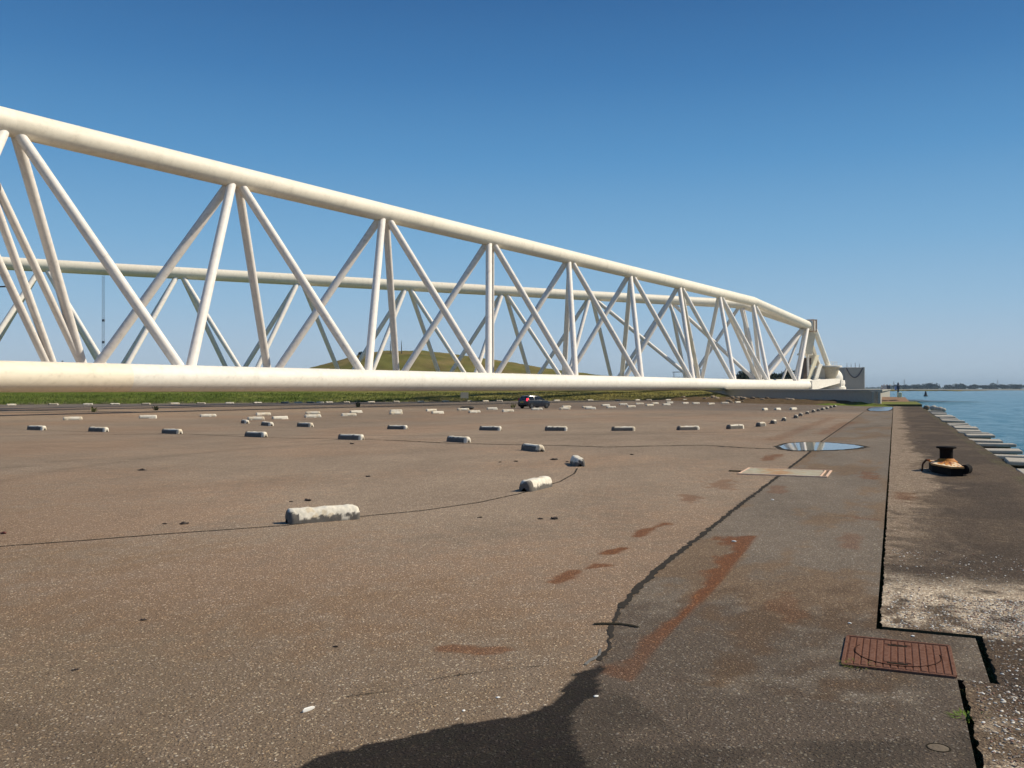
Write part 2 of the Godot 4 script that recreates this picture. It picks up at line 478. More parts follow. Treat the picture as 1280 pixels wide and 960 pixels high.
func asphalt_tone(u: float, v: float) -> Color:
	var a = n1.get_noise_2d(u * 1.3, v * 0.7)
	var b = n2.get_noise_2d(u * 1.4, v * 1.1)
	var w = n3.get_noise_2d(u, v * 0.6)
	var cu = lut(crack, v)
	var lot := Color(0.54, 0.46, 0.375)
	var strip := Color(0.385, 0.35, 0.305)
	var c: Color
	if u > cu + 0.03 * b:
		c = strip
		# darker asphalt nearest the camera, with a ragged edge
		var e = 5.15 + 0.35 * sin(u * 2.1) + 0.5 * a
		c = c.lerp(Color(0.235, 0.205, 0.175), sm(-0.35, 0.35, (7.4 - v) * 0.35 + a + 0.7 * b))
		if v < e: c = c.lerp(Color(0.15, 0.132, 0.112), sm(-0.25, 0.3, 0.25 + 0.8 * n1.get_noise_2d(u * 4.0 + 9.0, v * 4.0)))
	else:
		c = lot
		# darker, mottled band of the lot toward the camera
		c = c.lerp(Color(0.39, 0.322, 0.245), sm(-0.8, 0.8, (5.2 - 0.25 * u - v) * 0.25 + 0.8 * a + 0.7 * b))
	if v > 70.0: c = c.lerp(Color(0.36, 0.32, 0.28), sm(70, 80, v))
	# tyre arcs
	for t in [[Vector2(-1.0, 20.0), 16.9, 0.22], [Vector2(-1.0, 20.0), 18.4, 0.16], [Vector2(4.0, 25.0), 34.0, 0.3], [Vector2(-30, 60), 32.0, 0.5]]:
		var d = abs(Vector2(u, v).distance_to(t[0]) - t[1] + 0.08 * b)
		if d < t[2]: c = c * lerp(0.86, 1.0, sm(t[2] * 0.4, t[2], d))
	c = c * (1.0 + 0.17 * a + 0.13 * b + 0.2 * w)
	# brown dirt trodden in patches along the strip
	if u > cu and v > 5.5: c = c.lerp(c * Color(0.98, 0.84, 0.70), sm(0.02, 0.3, n1.get_noise_2d(u * 1.6 + 31.0, v * 0.45) + 0.25 * b))
	# reddish iron dust in patches over the lot
	if u < cu: c = c.lerp(c * Color(1.05, 0.965, 0.91), sm(-0.2, 0.45, n3.get_noise_2d(u * 2.2 + 70.0, v * 1.4) + 0.35 * b))
	# grey road along the far kerb, beyond the white blocks
	var X = u * cos(QA) + v * sin(QA); var D = v * cos(QA) - u * sin(QA)
	var s = (X + 57.6) * -0.47 + (D - 101.8) * 0.883
	if s > -17.0 + 0.8 * w: c = c.lerp(Color(0.30, 0.285, 0.27), 0.85)
	elif s > -21.0 and s < -19.5: c = c.lerp(Color(0.56, 0.49, 0.41), 0.5)
	# pale dust and brown earth washed on to the far right corner
	if X > 18.0 and D > 88.0: c = c.lerp(Color(0.20, 0.135, 0.095), 0.6 * sm(0.0, 0.3, a + 0.25 * (D - 100.0) / 20.0))
	# rust
	for r in rust:
		var pts = r[0]
		if v < pts[0].y - 3.0 and v < pts[-1].y - 3.0: continue
		if v > pts[0].y + 3.0 and v > pts[-1].y + 3.0: continue
		var d = seg_dist(Vector2(u, v), pts)
		var k = 1.0 - d / r[1] + 0.9 * n1.get_noise_2d(u * 9.0, v * 5.0) + 0.6 * b + rng.randf_range(-0.12, 0.12)
		if k > 0.0: c = c.lerp(Color(0.33, 0.145, 0.062), 0.92 * r[2] * sm(0.0, 0.55, k))
	# the long run beside the crack ends in a straight edge on its right, where a plate once lay
	if v > 5.4 and v < 11.8 and u > -2.4 and u < -1.3:
		var wd = lut([Vector2(5.4, 0.05), Vector2(5.6, 0.35), Vector2(5.9, 0.10), Vector2(6.4, 0.22), Vector2(7.0, 0.10), Vector2(8.3, 0.12), Vector2(8.8, 0.30), Vector2(9.2, 0.16), Vector2(9.8, 0.3), Vector2(10.2, 0.16), Vector2(10.6, 0.42), Vector2(11.2, 0.5), Vector2(11.4, 0.0)], v)
		var edge = lut([Vector2(5.4, -1.5), Vector2(6.4, -1.54), Vector2(8.4, -1.50), Vector2(11.4, -1.56)], v)
		var k = 1.0 - (edge - u) / wd + 0.7 * n1.get_noise_2d(u * 7.0, v * 2.5) + 0.5 * b
		if u > edge: k = 0.4 - (u - edge) * 14.0
		if k > 0.0: c = c.lerp(Color(0.32, 0.14, 0.062), 0.9 * sm(0.0, 0.5, k) * (0.55 + 0.45 * sm(5.8, 7.5, v)))
	# damp patch by the crack
	if v < 6.2 and u < -0.8 and u > -3.4:
		var p = Vector2(u + 0.05 * b, v + 0.05 * n2.get_noise_2d(v * 2.0, u * 2.0 + 30.0))
		if Geometry2D.is_point_in_polygon(p, wet): c = Color(0.048, 0.042, 0.036) * (1.0 + 0.25 * b)
	c.a = 1.0
	return c

func ground():
	var us := PackedFloat32Array()
	for k in range(0, 150): us.append(-0.13 - 0.032 * k)
	for k in range(0, 130): us.append(us[-1] - 0.06)
	var s = 0.07
	while us[-1] > -320.0:
		us.append(us[-1] - s); s *= 1.06
	var vs := PackedFloat32Array([-8, -4, 0, 2])
	while vs[-1] < 104.0: vs.append(vs[-1] + max(0.035, vs[-1] * 0.0055))
	while vs[-1] < 330.0: vs.append(vs[-1] + 2.5)
	var keep = func(u, v): return v < 102.5 or u < -1.5
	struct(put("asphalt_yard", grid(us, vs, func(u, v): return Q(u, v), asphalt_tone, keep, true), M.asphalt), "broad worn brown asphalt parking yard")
	# the asphalt that runs on beside and round the iron cover, where the quay deck steps back
	us = PackedFloat32Array()
	for k in range(0, 18): us.append(-0.13 + 0.485 / 17.0 * k)
	vs = PackedFloat32Array([-8, -4, 0, 2])
	while vs[-1] < 7.28: vs.append(vs[-1] + 0.04)
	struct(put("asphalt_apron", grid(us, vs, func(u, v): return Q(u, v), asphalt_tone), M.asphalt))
	us = PackedFloat32Array([0.355, 0.39, 0.42, 0.45, 0.48, 0.51, 0.535])
	vs = PackedFloat32Array([6.24])
	while vs[-1] < 7.28: vs.append(vs[-1] + 0.04)
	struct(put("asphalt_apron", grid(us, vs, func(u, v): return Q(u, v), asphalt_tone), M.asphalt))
	# dark earth at the bottom of the joint
	var m := MB.new()
	m.quad(Q(-0.4, -8, -0.06), Q(0.9, -8, -0.06), Q(0.9, 102, -0.06), Q(-0.4, 102, -0.06))
	struct(put("joint_soil", m.mesh(), M.soil))
	# cut edges of the asphalt along the joint
	m = MB.new()
	m.tone = Color(0.6, 0.55, 0.45)
	for e in [[Vector2(-0.13, 7.28), Vector2(-0.13, 102)], [Vector2(0.355, -8), Vector2(0.355, 6.24)], [Vector2(0.535, 6.24), Vector2(0.535, 7.28)], [Vector2(0.535, 7.28), Vector2(-0.13, 7.28)], [Vector2(0.355, 6.24), Vector2(0.535, 6.24)]]:
		m.quad(Q(e[0].x, e[0].y, -0.06), Q(e[1].x, e[1].y, -0.06), Q(e[1].x, e[1].y, -0.0005), Q(e[0].x, e[0].y, -0.0005))
	struct(put("asphalt_edge", m.mesh(), M.tar))

func deck_tone(u: float, v: float) -> Color:
	var a = n1.get_noise_2d(u * 1.2 + 50.0, v * 0.9)
	var b = n2.get_noise_2d(u * 2.0 + 20.0, v * 1.5)
	var w = n1.get_noise_2d(u * 0.6 + 90.0, v * 0.25)
	var dark := Color(0.125, 0.10, 0.078)
	var mid := Color(0.27, 0.215, 0.16)
	var pale := Color(0.78, 0.71, 0.60)
	var c = mid.lerp(dark, sm(-0.25, 0.3, a + 0.5 * w + 0.12 * u - 0.1))
	# the paler strip beside the joint, further along
	var edge = lut([Vector2(9, 0.05), Vector2(12, 0.45), Vector2(20, 0.75), Vector2(30, 0.5), Vector2(60, 0.5), Vector2(100, 0.6)], v) + 0.25 * a
	if v > 10.0: c = c.lerp(Color(0.50, 0.42, 0.335), 0.85 * sm(-0.25, 0.3, (edge - u) * 1.2 + 0.4 * a + 0.5 * b))
	if v > 14.0 and u > edge: c = c.lerp(dark, 0.5 * sm(-0.3, 0.2, (u - edge) + 0.6 * b))
	if v > 9.6 and v < 15.0: c = c.lerp(dark, 0.75 * sm(-0.35, 0.25, 0.9 * b + a + 0.35 * (u - 0.3)))
	# scoured, stony patches
	var st = max(sm(7.2, 7.5, v) * (1.0 - sm(9.0, 10.2, v + 0.8 * a)), 1.0 - sm(5.2, 5.5, v + 0.4 * a))
	var k = st * sm(-0.28, 0.25, 0.7 * a + 0.9 * b - 0.12 * (u - 0.5) + 0.1)
	c = c.lerp(pale, k)
	if v > 5.2 and v < 7.3: c = c.lerp(Color(0.15, 0.11, 0.075), 0.6 * sm(-0.3, 0.2, a + b))
	# orange stain
	var d = Vector2((u - 0.15) / 0.28, (v - 16.4) / 1.0).length()
	c = c.lerp(Color(0.30, 0.145, 0.065), 0.6 * (1.0 - sm(0.3, 1.0, d + 0.5 * b)))
	# moss at the outer edge
	if u > 2.2: c = c.lerp(Color(0.17, 0.165, 0.09), 0.7 * sm(-0.2, 0.3, b + a))
	c = c * (1.0 + 0.22 * b + 0.12 * a)
	c.a = 1.0
	return c

func quay():
	var top = 0.012
	var us := PackedFloat32Array(); var x = -0.098
	while x < 2.5: us.append(x); x += 0.05
	us.append(2.5)
	var vs := PackedFloat32Array([7.36])
	while vs[-1] < 100.4: vs.append(vs[-1] + max(0.045, vs[-1] * 0.006))
	vs[-1] = 100.4
	var jag = func(u, v, u0): return 0.02 * n2.get_noise_2d(v * 6.0, 3.0) if u <= u0 + 1e-4 else 0.0
	struct(put("quay_deck", grid(us, vs, func(u, v): return Q(u + jag.call(u, v, -0.098), v, top), deck_tone), M.deck), "worn concrete quay deck beside the water")
	var us2 := PackedFloat32Array(); x = 0.58
	while x < 2.5: us2.append(x); x += 0.045
	us2.append(2.5)
	vs = PackedFloat32Array(); x = 6.2
	while x < 7.36: vs.append(x); x += 0.045
	vs.append(7.36)
	struct(put("quay_deck", grid(us2, vs, func(u, v): return Q(u + jag.call(u, v, 0.58), v, top), deck_tone), M.deck))
	var us3 := PackedFloat32Array(); x = 0.385
	while x < 2.5: us3.append(x); x += 0.045
	us3.append(2.5)
	vs = PackedFloat32Array([-8, -4, 0, 2]); x = 2.5
	while x < 6.2: vs.append(x); x += 0.045
	vs.append(6.2)
	struct(put("quay_deck", grid(us3, vs, func(u, v): return Q(u + jag.call(u, v, 0.385), v, top), deck_tone), M.deck))
	# sides of the deck along the joint, and the wall down to the water
	var m := MB.new()
	for e in [[Vector2(-0.085, 100.4), Vector2(-0.085, 7.365)], [Vector2(-0.085, 7.365), Vector2(0.58, 7.365)], [Vector2(0.585, 7.36), Vector2(0.585, 6.2)], [Vector2(0.585, 6.2), Vector2(0.395, 6.2)], [Vector2(0.395, 6.2), Vector2(0.395, -8)], [Vector2(2.5, -8), Vector2(2.5, 100.4)], [Vector2(2.5, 100.4), Vector2(-0.078, 100.4)]]:
		var lo = -6.0 if e[0].x > 2.0 else -0.08
		m.tone = Color(0.55, 0.52, 0.45) if e[0].x > 2.0 else Color(0.16, 0.15, 0.10)
		m.quad(Q(e[0].x, e[0].y, lo), Q(e[1].x, e[1].y, lo), Q(e[1].x, e[1].y, top - 0.001), Q(e[0].x, e[0].y, top - 0.001))
	m.quad(Q(-1.5, 102.5, -6), Q(2.5, 100.42, -6), Q(2.5, 100.42, -0.02), Q(-1.5, 102.5, -0.02))
	struct(put("quay_wall", m.mesh(), M.concrete))
	# a lower shelf outside the edge, and the slabs that stick out over it
	m = MB.new()
	m.tone = Color(0.62, 0.60, 0.46)
	var nn = 40
	for k in nn:
		var v0 = lerp(-4.0, 90.0, k / float(nn)); var v1 = lerp(-4.0, 90.0, (k + 1.0) / nn)
		var a = Q(2.505, (v0 + v1) / 2, -0.3)
		m.tone = Color(0.62, 0.60, 0.44) * rng.randf_range(0.7, 1.1)
		m.box(Q(2.80, (v0 + v1) / 2, -0.26), Q(0.29, 0), Vector3(0, 0.15, 0), Q(0, (v1 - v0) / 2 - 0.01), 0.03)
	struct(put("quay_shelf", m.mesh(), M.slab))
	var wide := MB.new()
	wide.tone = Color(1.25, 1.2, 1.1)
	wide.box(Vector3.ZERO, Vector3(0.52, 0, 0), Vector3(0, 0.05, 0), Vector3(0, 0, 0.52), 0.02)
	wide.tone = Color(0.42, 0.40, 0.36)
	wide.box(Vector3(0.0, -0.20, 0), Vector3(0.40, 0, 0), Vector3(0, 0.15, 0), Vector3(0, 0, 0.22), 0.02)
	var wm = wide.mesh()
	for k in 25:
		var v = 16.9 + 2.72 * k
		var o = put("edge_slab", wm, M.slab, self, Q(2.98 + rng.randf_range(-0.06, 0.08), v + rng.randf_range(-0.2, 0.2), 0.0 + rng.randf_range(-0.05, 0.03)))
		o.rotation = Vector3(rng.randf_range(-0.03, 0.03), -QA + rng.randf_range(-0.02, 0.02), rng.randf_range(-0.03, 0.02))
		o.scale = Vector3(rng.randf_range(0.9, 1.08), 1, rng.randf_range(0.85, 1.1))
		var which = ["nearest", "second", "third", "fourth", "fifth", "sixth", "seventh", "eighth", "ninth", "tenth", "eleventh", "twelfth"]
		var lb = "pale concrete slab jutting over the water, %s along the quay edge from the bollard end" % (which[k] if k < 12 else ("number %d" % (k + 1)))
		tag(o, lb, "slab", "concrete slabs jutting from the quay edge")
	# loose pale stones at the far end of the edge
	for k in 6:
		var b := MB.new()
		b.tone = Color(2.0, 2.0, 1.9) if k != 0 else Color(0.5, 0.46, 0.4)
		var sd = k * 3.7
		b.ball(Vector3.ZERO, Vector3(0.2, 0.17, 0.19) * [1.3, 0.8, 1.5, 1.1, 1.25, 0.9][k], 10, 7, func(dd): return 1.0 + 0.35 * n2.get_noise_3d(dd.x + sd, dd.y, dd.z))
		var o = put("loose_stone", b.mesh(true), M.slab, self, Q([2.6, 2.9, 3.1, 3.25, 3.45, 3.6][k], [88.0, 88.5, 86.0, 83.5, 82.0, 79.5][k], 0.12))
		tag(o, "pale loose stone in the heap at the far end of the slab row" if k else "brown loose stone beside the pale heap at the quay's far end", "stone", "loose stones on the quay edge")
	# water: a sheet to the horizon, and real waves on the nearer reach
	m = MB.new()
	m.quad(G(-2500, -400, -2.45), G(9000, -400, -2.45), G(9000, 14000, -2.45), G(-2500, 14000, -2.45))
	struct(put("water", m.mesh(), M.water), "blue-green channel water toward the horizon")
	var wa := FastNoiseLite.new(); noise(wa, 8, 0.16, 3)
	var wb := FastNoiseLite.new(); noise(wb, 19, 0.035, 2)
	us = PackedFloat32Array([2.2]); x = 0.4
	while us[-1] < 420.0:
		us.append(us[-1] + x); x *= 1.012
	vs = PackedFloat32Array([-20.0]); x = 0.4
	while vs[-1] < 900.0:
		vs.append(vs[-1] + x); x *= 1.0095
	var wave = func(u, v): return Q(u, v, -2.3 + 0.16 * wa.get_noise_2d(u * 1.0 + v * 0.25, v * 1.3) + 0.12 * wb.get_noise_2d(u, v))
	struct(put("water", grid(us, vs, wave, func(_u, _v): return Color(1, 1, 1)), M.water), "rippled blue-green channel water beside the quay")

# -------------------------------------------------------------- land beyond the yard
func bank_h(t: float, s: float) -> float:
	var w = n3.get_noise_2d(t * 0.6, s * 0.6)
	return lut([Vector2(0, -0.06), Vector2(0.5, 0.03), Vector2(6, 0.35), Vector2(16, 1.0), Vector2(28, 1.42), Vector2(60, 1.5), Vector2(6000, 1.5)], s) + (0.1 * w if s > 1.0 else 0.0)

func B(t: float, s: float, y := 0.0) -> Vector3: return G(-57.6 + 0.883 * t - 0.47 * s, 101.8 + 0.47 * t + 0.883 * s, y)   # along and behind the far kerb

func grass_tone(t: float, s: float) -> Color:
	var a = n1.get_noise_2d(t * 0.35, s * 0.35); var b = n2.get_noise_2d(t * 0.3, s * 0.5)
	var lush := Color(0.115, 0.15, 0.035); var dry := Color(0.225, 0.195, 0.075)
	var c = lush.lerp(dry, clamp(sm(20.0, 85.0, t) + 0.6 * a, 0.0, 1.0))
	if s < 0.8 + 0.5 * b: c = c.lerp(Color(0.22, 0.19, 0.14), 0.6)
	c = c * (1.0 + 0.35 * a + 0.25 * b)
	c.a = 1.0
	return c

func far_land():
	var ts := PackedFloat32Array(); var x = -330.0
	while x < 160.0: ts.append(x); x += 1.6
	var ss := steps(0.0, 70.0, 0.35, 1.06)
	struct(put("grass_bank", grid(ts, ss, func(t, s): return B(t, s, bank_h(t, s)), grass_tone, func(t, s): return B(t, s).x < 39.2, true), M.grass), "low grassy bank behind the far kerb")
	ts = steps(-4000.0, 3000.0, 60.0, 1.0); ss = steps(68.0, 6000.0, 6.0, 1.1)
	var keep = func(t, s):
		var p = B(t, s)
		return p.x < -p.z * 0.392 and (p.x < 38.0 or -p.z > 330.0)
	struct(put("far_ground", grid(ts, ss, func(t, s): return B(t, s, 1.45), grass_tone, keep, true), M.grass))
	# hill
	var ridge := [Vector2(-112, 0.0), Vector2(-100, 3.0), Vector2(-85, 9.5), Vector2(-72, 13.2), Vector2(-62, 15.6), Vector2(-55, 16.9), Vector2(-38, 16.9), Vector2(-26, 15.6), Vector2(-12, 13.6), Vector2(2, 11.6), Vector2(20, 8.6), Vector2(40, 6.2), Vector2(70, 3.4), Vector2(110, 1.0), Vector2(150, 0.0)]
	var hh = func(a, b):
		var k = clamp(1.0 - abs(b - 390.0) / 95.0, 0.0, 1.0)
		return lut(ridge, a) * k * k * (3.0 - 2.0 * k) * (1.0 + 0.03 * n1.get_noise_2d(a * 0.1, b * 0.1)) + 0.35 * n1.get_noise_2d(a * 0.4, b * 0.4)
	var xs := PackedFloat32Array(); x = -115.0
	while x <= 155.0: xs.append(x); x += 1.5
	var ds := PackedFloat32Array(); x = 292.0
	while x <= 490.0: ds.append(x); x += 2.0
	var ht = func(a, b):
		var q = n3.get_noise_2d(a * 0.8, b * 0.8); var r = n1.get_noise_2d(a * 0.25, b * 0.25)
		var c = Color(0.17, 0.16, 0.06).lerp(Color(0.23, 0.17, 0.085), clamp(0.35 + 1.3 * q + 0.5 * r, 0.0, 1.0)) * (1.0 + 0.35 * r)
		c.a = 1.0
		return c
	struct(put("hill", grid(xs, ds, func(a, b): return G(a, b, 1.2 + hh.call(a, b)), ht, null, true), M.grass), "smooth olive green hill behind the truss")
	# standing grass on the bank
	var mm := MultiMesh.new()
	mm.transform_format = MultiMesh.TRANSFORM_3D; mm.use_colors = true
	var tf := MB.new()
	for k in 7:
		var an = k * 2.4; var d = Vector3(cos(an), 0, sin(an)); var e = Vector3(-d.z, 0, d.x) * 0.02
		var f = d * (0.05 + 0.02 * (k % 3))
		tf.tri(f - e, f + e, f * 2.6 + Vector3(0, 0.20 + 0.03 * (k % 4), 0))
	mm.mesh = tf.mesh(); mm.instance_count = 9000
	for k in mm.instance_count:
		var t = rng.randf_range(-20.0, 118.0); var s = 0.3 + 17.0 * pow(rng.randf(), 1.4)
		var bs = Basis(Vector3.UP, rng.randf() * TAU).scaled(Vector3.ONE * rng.randf_range(0.6, 1.5))
		var p = B(t, s, bank_h(t, s) - 0.02)
		if p.x > 38.5: p = B(t - 60.0, s, bank_h(t - 60.0, s) - 0.02)
		mm.set_instance_transform(k, Transform3D(bs, p))
		mm.set_instance_color(k, grass_tone(t, s) * rng.randf_range(0.8, 1.5))
	var g := MultiMeshInstance3D.new()
	g.name = "grass"; g.multimesh = mm; g.material_override = M.blade
	g.set_meta("kind", "stuff"); g.set_meta("label", "rough grass tufts standing on the low bank")
	add_child(g, true)

# -------------------------------------------------------------- concrete platform at the pivot
func platform():
	var m := MB.new()
	m.prism([Vector2(38.5, -97.0), Vector2(39.6, -97.2), Vector2(98.0, -235.0), Vector2(122, -292), Vector2(60, -330), Vector2(41.0, -323)], -5.0, 1.5)
	var o = thing("pivot_platform", "long concrete pivot platform with shadowed dark side wall under the truss end", "platform")
	put("wall", m.mesh(), M.concrete, o)
	m = MB.new()
	m.prism([Vector2(38.35, -96.9), Vector2(39.75, -97.1), Vector2(98.3, -235.0), Vector2(122.3, -292), Vector2(60, -330.3), Vector2(40.8, -323.2)], 1.503, 1.72)
	put("coping", m.mesh(), M.concrete, o)
	for k in 2:
		m = MB.new()
		m.tone = Color(2.0, 1.9, 1.6)
		m.box(G(38.62 + 0.62 * k, 96.85 - 0.05 * k, -0.3), Vector3(0.13, 0, 0), Vector3(0, 1.78, 0), Vector3(0, 0, 0.12), 0.02)
		put("pilaster", m.mesh(), M.concrete, o)
	# earth and grass heaped against the wall
	var xs := PackedFloat32Array(); var x = 8.0
	while x <= 38.6: xs.append(x); x += 0.5
	var ds := PackedFloat32Array(); x = 84.0
	while x <= 190.0: ds.append(x); x += 0.8 if x < 135.0 else 2.0
	var hh = func(a, d):
		var e = sm(0.0, 7.0, a - lut([Vector2(84, 36), Vector2(93, 34.5), Vector2(100, 32.0), Vector2(112, 28), Vector2(125, 24), Vector2(150, 22), Vector2(190, 26)], d) + 2.0 * n3.get_noise_2d(a * 2.0, d * 2.0))
		return -0.06 + e * (0.42 + 0.25 * n1.get_noise_2d(a, d)) * sm(88.0, 97.0, d)
	var et = func(a, d):
		var k = n1.get_noise_2d(a * 0.7, d * 0.7)
		var earth = Color(0.15, 0.10, 0.07); var green = Color(0.15, 0.185, 0.045)
		var c = earth.lerp(green, sm(-0.1, 0.15, k + (0.4 if d < 101.0 else -0.6)))
		c = c * (1.0 + 0.5 * n2.get_noise_2d(a, d))
		c.a = 1.0
		return c
	struct(put("earth_verge", grid(xs, ds, func(a, d): return G(a, d, hh.call(a, d)), et, null, true), M.grass), "earth and grass heaped along the platform wall")
	# clods and stones on the verge
	for k in 26:
		var b := MB.new()
		b.tone = Color(0.7, 0.6, 0.5) * rng.randf_range(0.5, 1.3)
		var sd = k * 2.3
		b.ball(Vector3.ZERO, Vector3(0.4, 0.22, 0.35) * rng.randf_range(0.5, 1.2), 8, 6, func(dd): return 1.0 + 0.4 * n2.get_noise_3d(dd.x + sd, dd.y, dd.z))
		var d = rng.randf_range(112.0, 150.0)
		var a = rng.randf_range(28.0, 37.5)
		tag(put("clod", b.mesh(true), M.slab, self, G(a, d, hh.call(a, d) + 0.05)), "brown clod of earth or rubble below the dark platform wall", "rubble", "clods along the platform wall")
	# low brick-coloured wall past the end of the quay, green at its foot
	o = thing("jetty_wall", "low brown jetty wall with green weed past the end of the quay", "wall", Vector3.ZERO)
	m = MB.new()
	m.tone = Color(0.62, 0.43, 0.33)
	slope(m, 39.9, 46.0, 104.6, 0.30, 106.6, 0.82, 109.0)
	put("wall", m.mesh(), M.slab, o)
	m = MB.new()
	m.tone = Color(0.36, 0.42, 0.12)
	slope(m, 39.7, 46.5, 102.6, 0.04, 104.7, 0.32, 108.9)
	m.tone = Color(0.2, 0.2, 0.12)
	m.quad(G(39.7, 102.6, -4), G(46.5, 102.6, -4), G(46.5, 102.6, 0.04), G(39.7, 102.6, 0.04))
	put("weedy_foot", m.mesh(), M.slab, o)
	# navigation light on the jetty wall
	o = thing("navigation_light", "small dark navigation light on a pale post on the jetty wall", "navigation light", G(45.0, 105.3, 0.8))
	m = MB.new()
	m.tone = Color(0.62, 0.66, 0.5)
	m.box(Vector3(0.05, 0.3, 0), Vector3(0.17, 0, 0), Vector3(0, 0.3, 0), Vector3(0, 0, 0.17), 0.03)
	put("plinth", m.mesh(), M.plain, o)
	m = MB.new()
	m.tone = Color(0.05, 0.06, 0.09)
	m.lathe(Vector3(-0.05, 0.6, 0), Vector3.UP, [Vector2(0.1, 0), Vector2(0.1, 0.35), Vector2(0.2, 0.37), Vector2(0.2, 0.75), Vector2(0.11, 0.86), Vector2(0.11, 1.0), Vector2(0.02, 1.16)], 14)
	put("lamp_housing", m.mesh(), M.plain, o)
	m = MB.new()
	m.tone = Color(0.28, 0.33, 0.55)
	m.box(Vector3(-0.34, 1.05, 0), Vector3(0.10, 0, 0), Vector3(0, 0.22, 0), Vector3(0, 0, 0.08), 0.02)
	m.tube(Vector3(-0.26, 1.02, 0), Vector3(-0.08, 1.02, 0), 0.03, 8)
	put("side_panel", m.mesh(), M.plain, o)
	m = MB.new()
	m.tone = Color(0.75, 0.74, 0.45)
	m.tube(Vector3(0.28, -0.02, 0.1), Vector3(0.28, 0.55, 0.1), 0.06, 8)
	put("marker_post", m.mesh(), M.plain, o)

func slope(m: MB, x0: float, x1: float, d0: float, y0: float, d1: float, y1: float, d2: float):   # a bank face rising away from d0 to d1, level to d2
	m.quad(G(x0, d0, y0), G(x1, d0, y0), G(x1 + 0.3, d1, y1), G(x0, d1, y1))
	m.quad(G(x0, d1, y1), G(x1 + 0.3, d1, y1), G(x1 + 0.3, d2, y1), G(x0, d2, y1))
	m.quad(G(x1, d0, y0 - 4), G(x1 + 0.3, d2, y0 - 4), G(x1 + 0.3, d1, y1), G(x1, d0, y0))
	m.quad(G(x1 + 0.3, d2, y0 - 4), G(x1 + 0.3, d2, y1), G(x1 + 0.3, d1, y1), G(x1 + 0.3, d1, y0 - 1))

# -------------------------------------------------------------- the barrier gate
const HT := 21.13
const HB := 2.6
const PANEL := 20.2
const HALF := 6.8
func arm_at(o: Vector2, ang: float, n: float, off: float, y: float) -> Vector3:
	var dx = sin(ang); var dd = cos(ang)
	return G(o.x + n * PANEL * dx + off * dd, o.y + n * PANEL * dd - off * dx, y)

func paint_tones(count: int, base: Color) -> Array:
	var out := []
	for k in count:
		var c = base * rng.randf_range(0.93, 1.0)
		c.a = 1.0
		out.append(c)
	return out

func brace(parent: Node3D, a: Vector3, b: Vector3, slide: Vector3, slide2: Vector3, r := 0.40):
	# a: node on the upper chord, b: node on a lower chord; the ends are set a little apart along the chords so that they do not cross
	var m := MB.new()
	m.tone = Color(0.97, 0.95, 0.95) * rng.randf_range(0.95, 1.0)
	m.tube(a + slide, b + slide2, r, 20, paint_tones(6, Color(0.98, 0.95, 0.95)))
	put("brace", m.mesh(), M.paint, parent)

func chord(parent: Node3D, a: Vector3, b: Vector3, r: float, tones: Array):
	var m := MB.new()
	m.tube(a, b, r, 36, tones, 10.1)
	put("chord", m.mesh(), M.paint, parent)

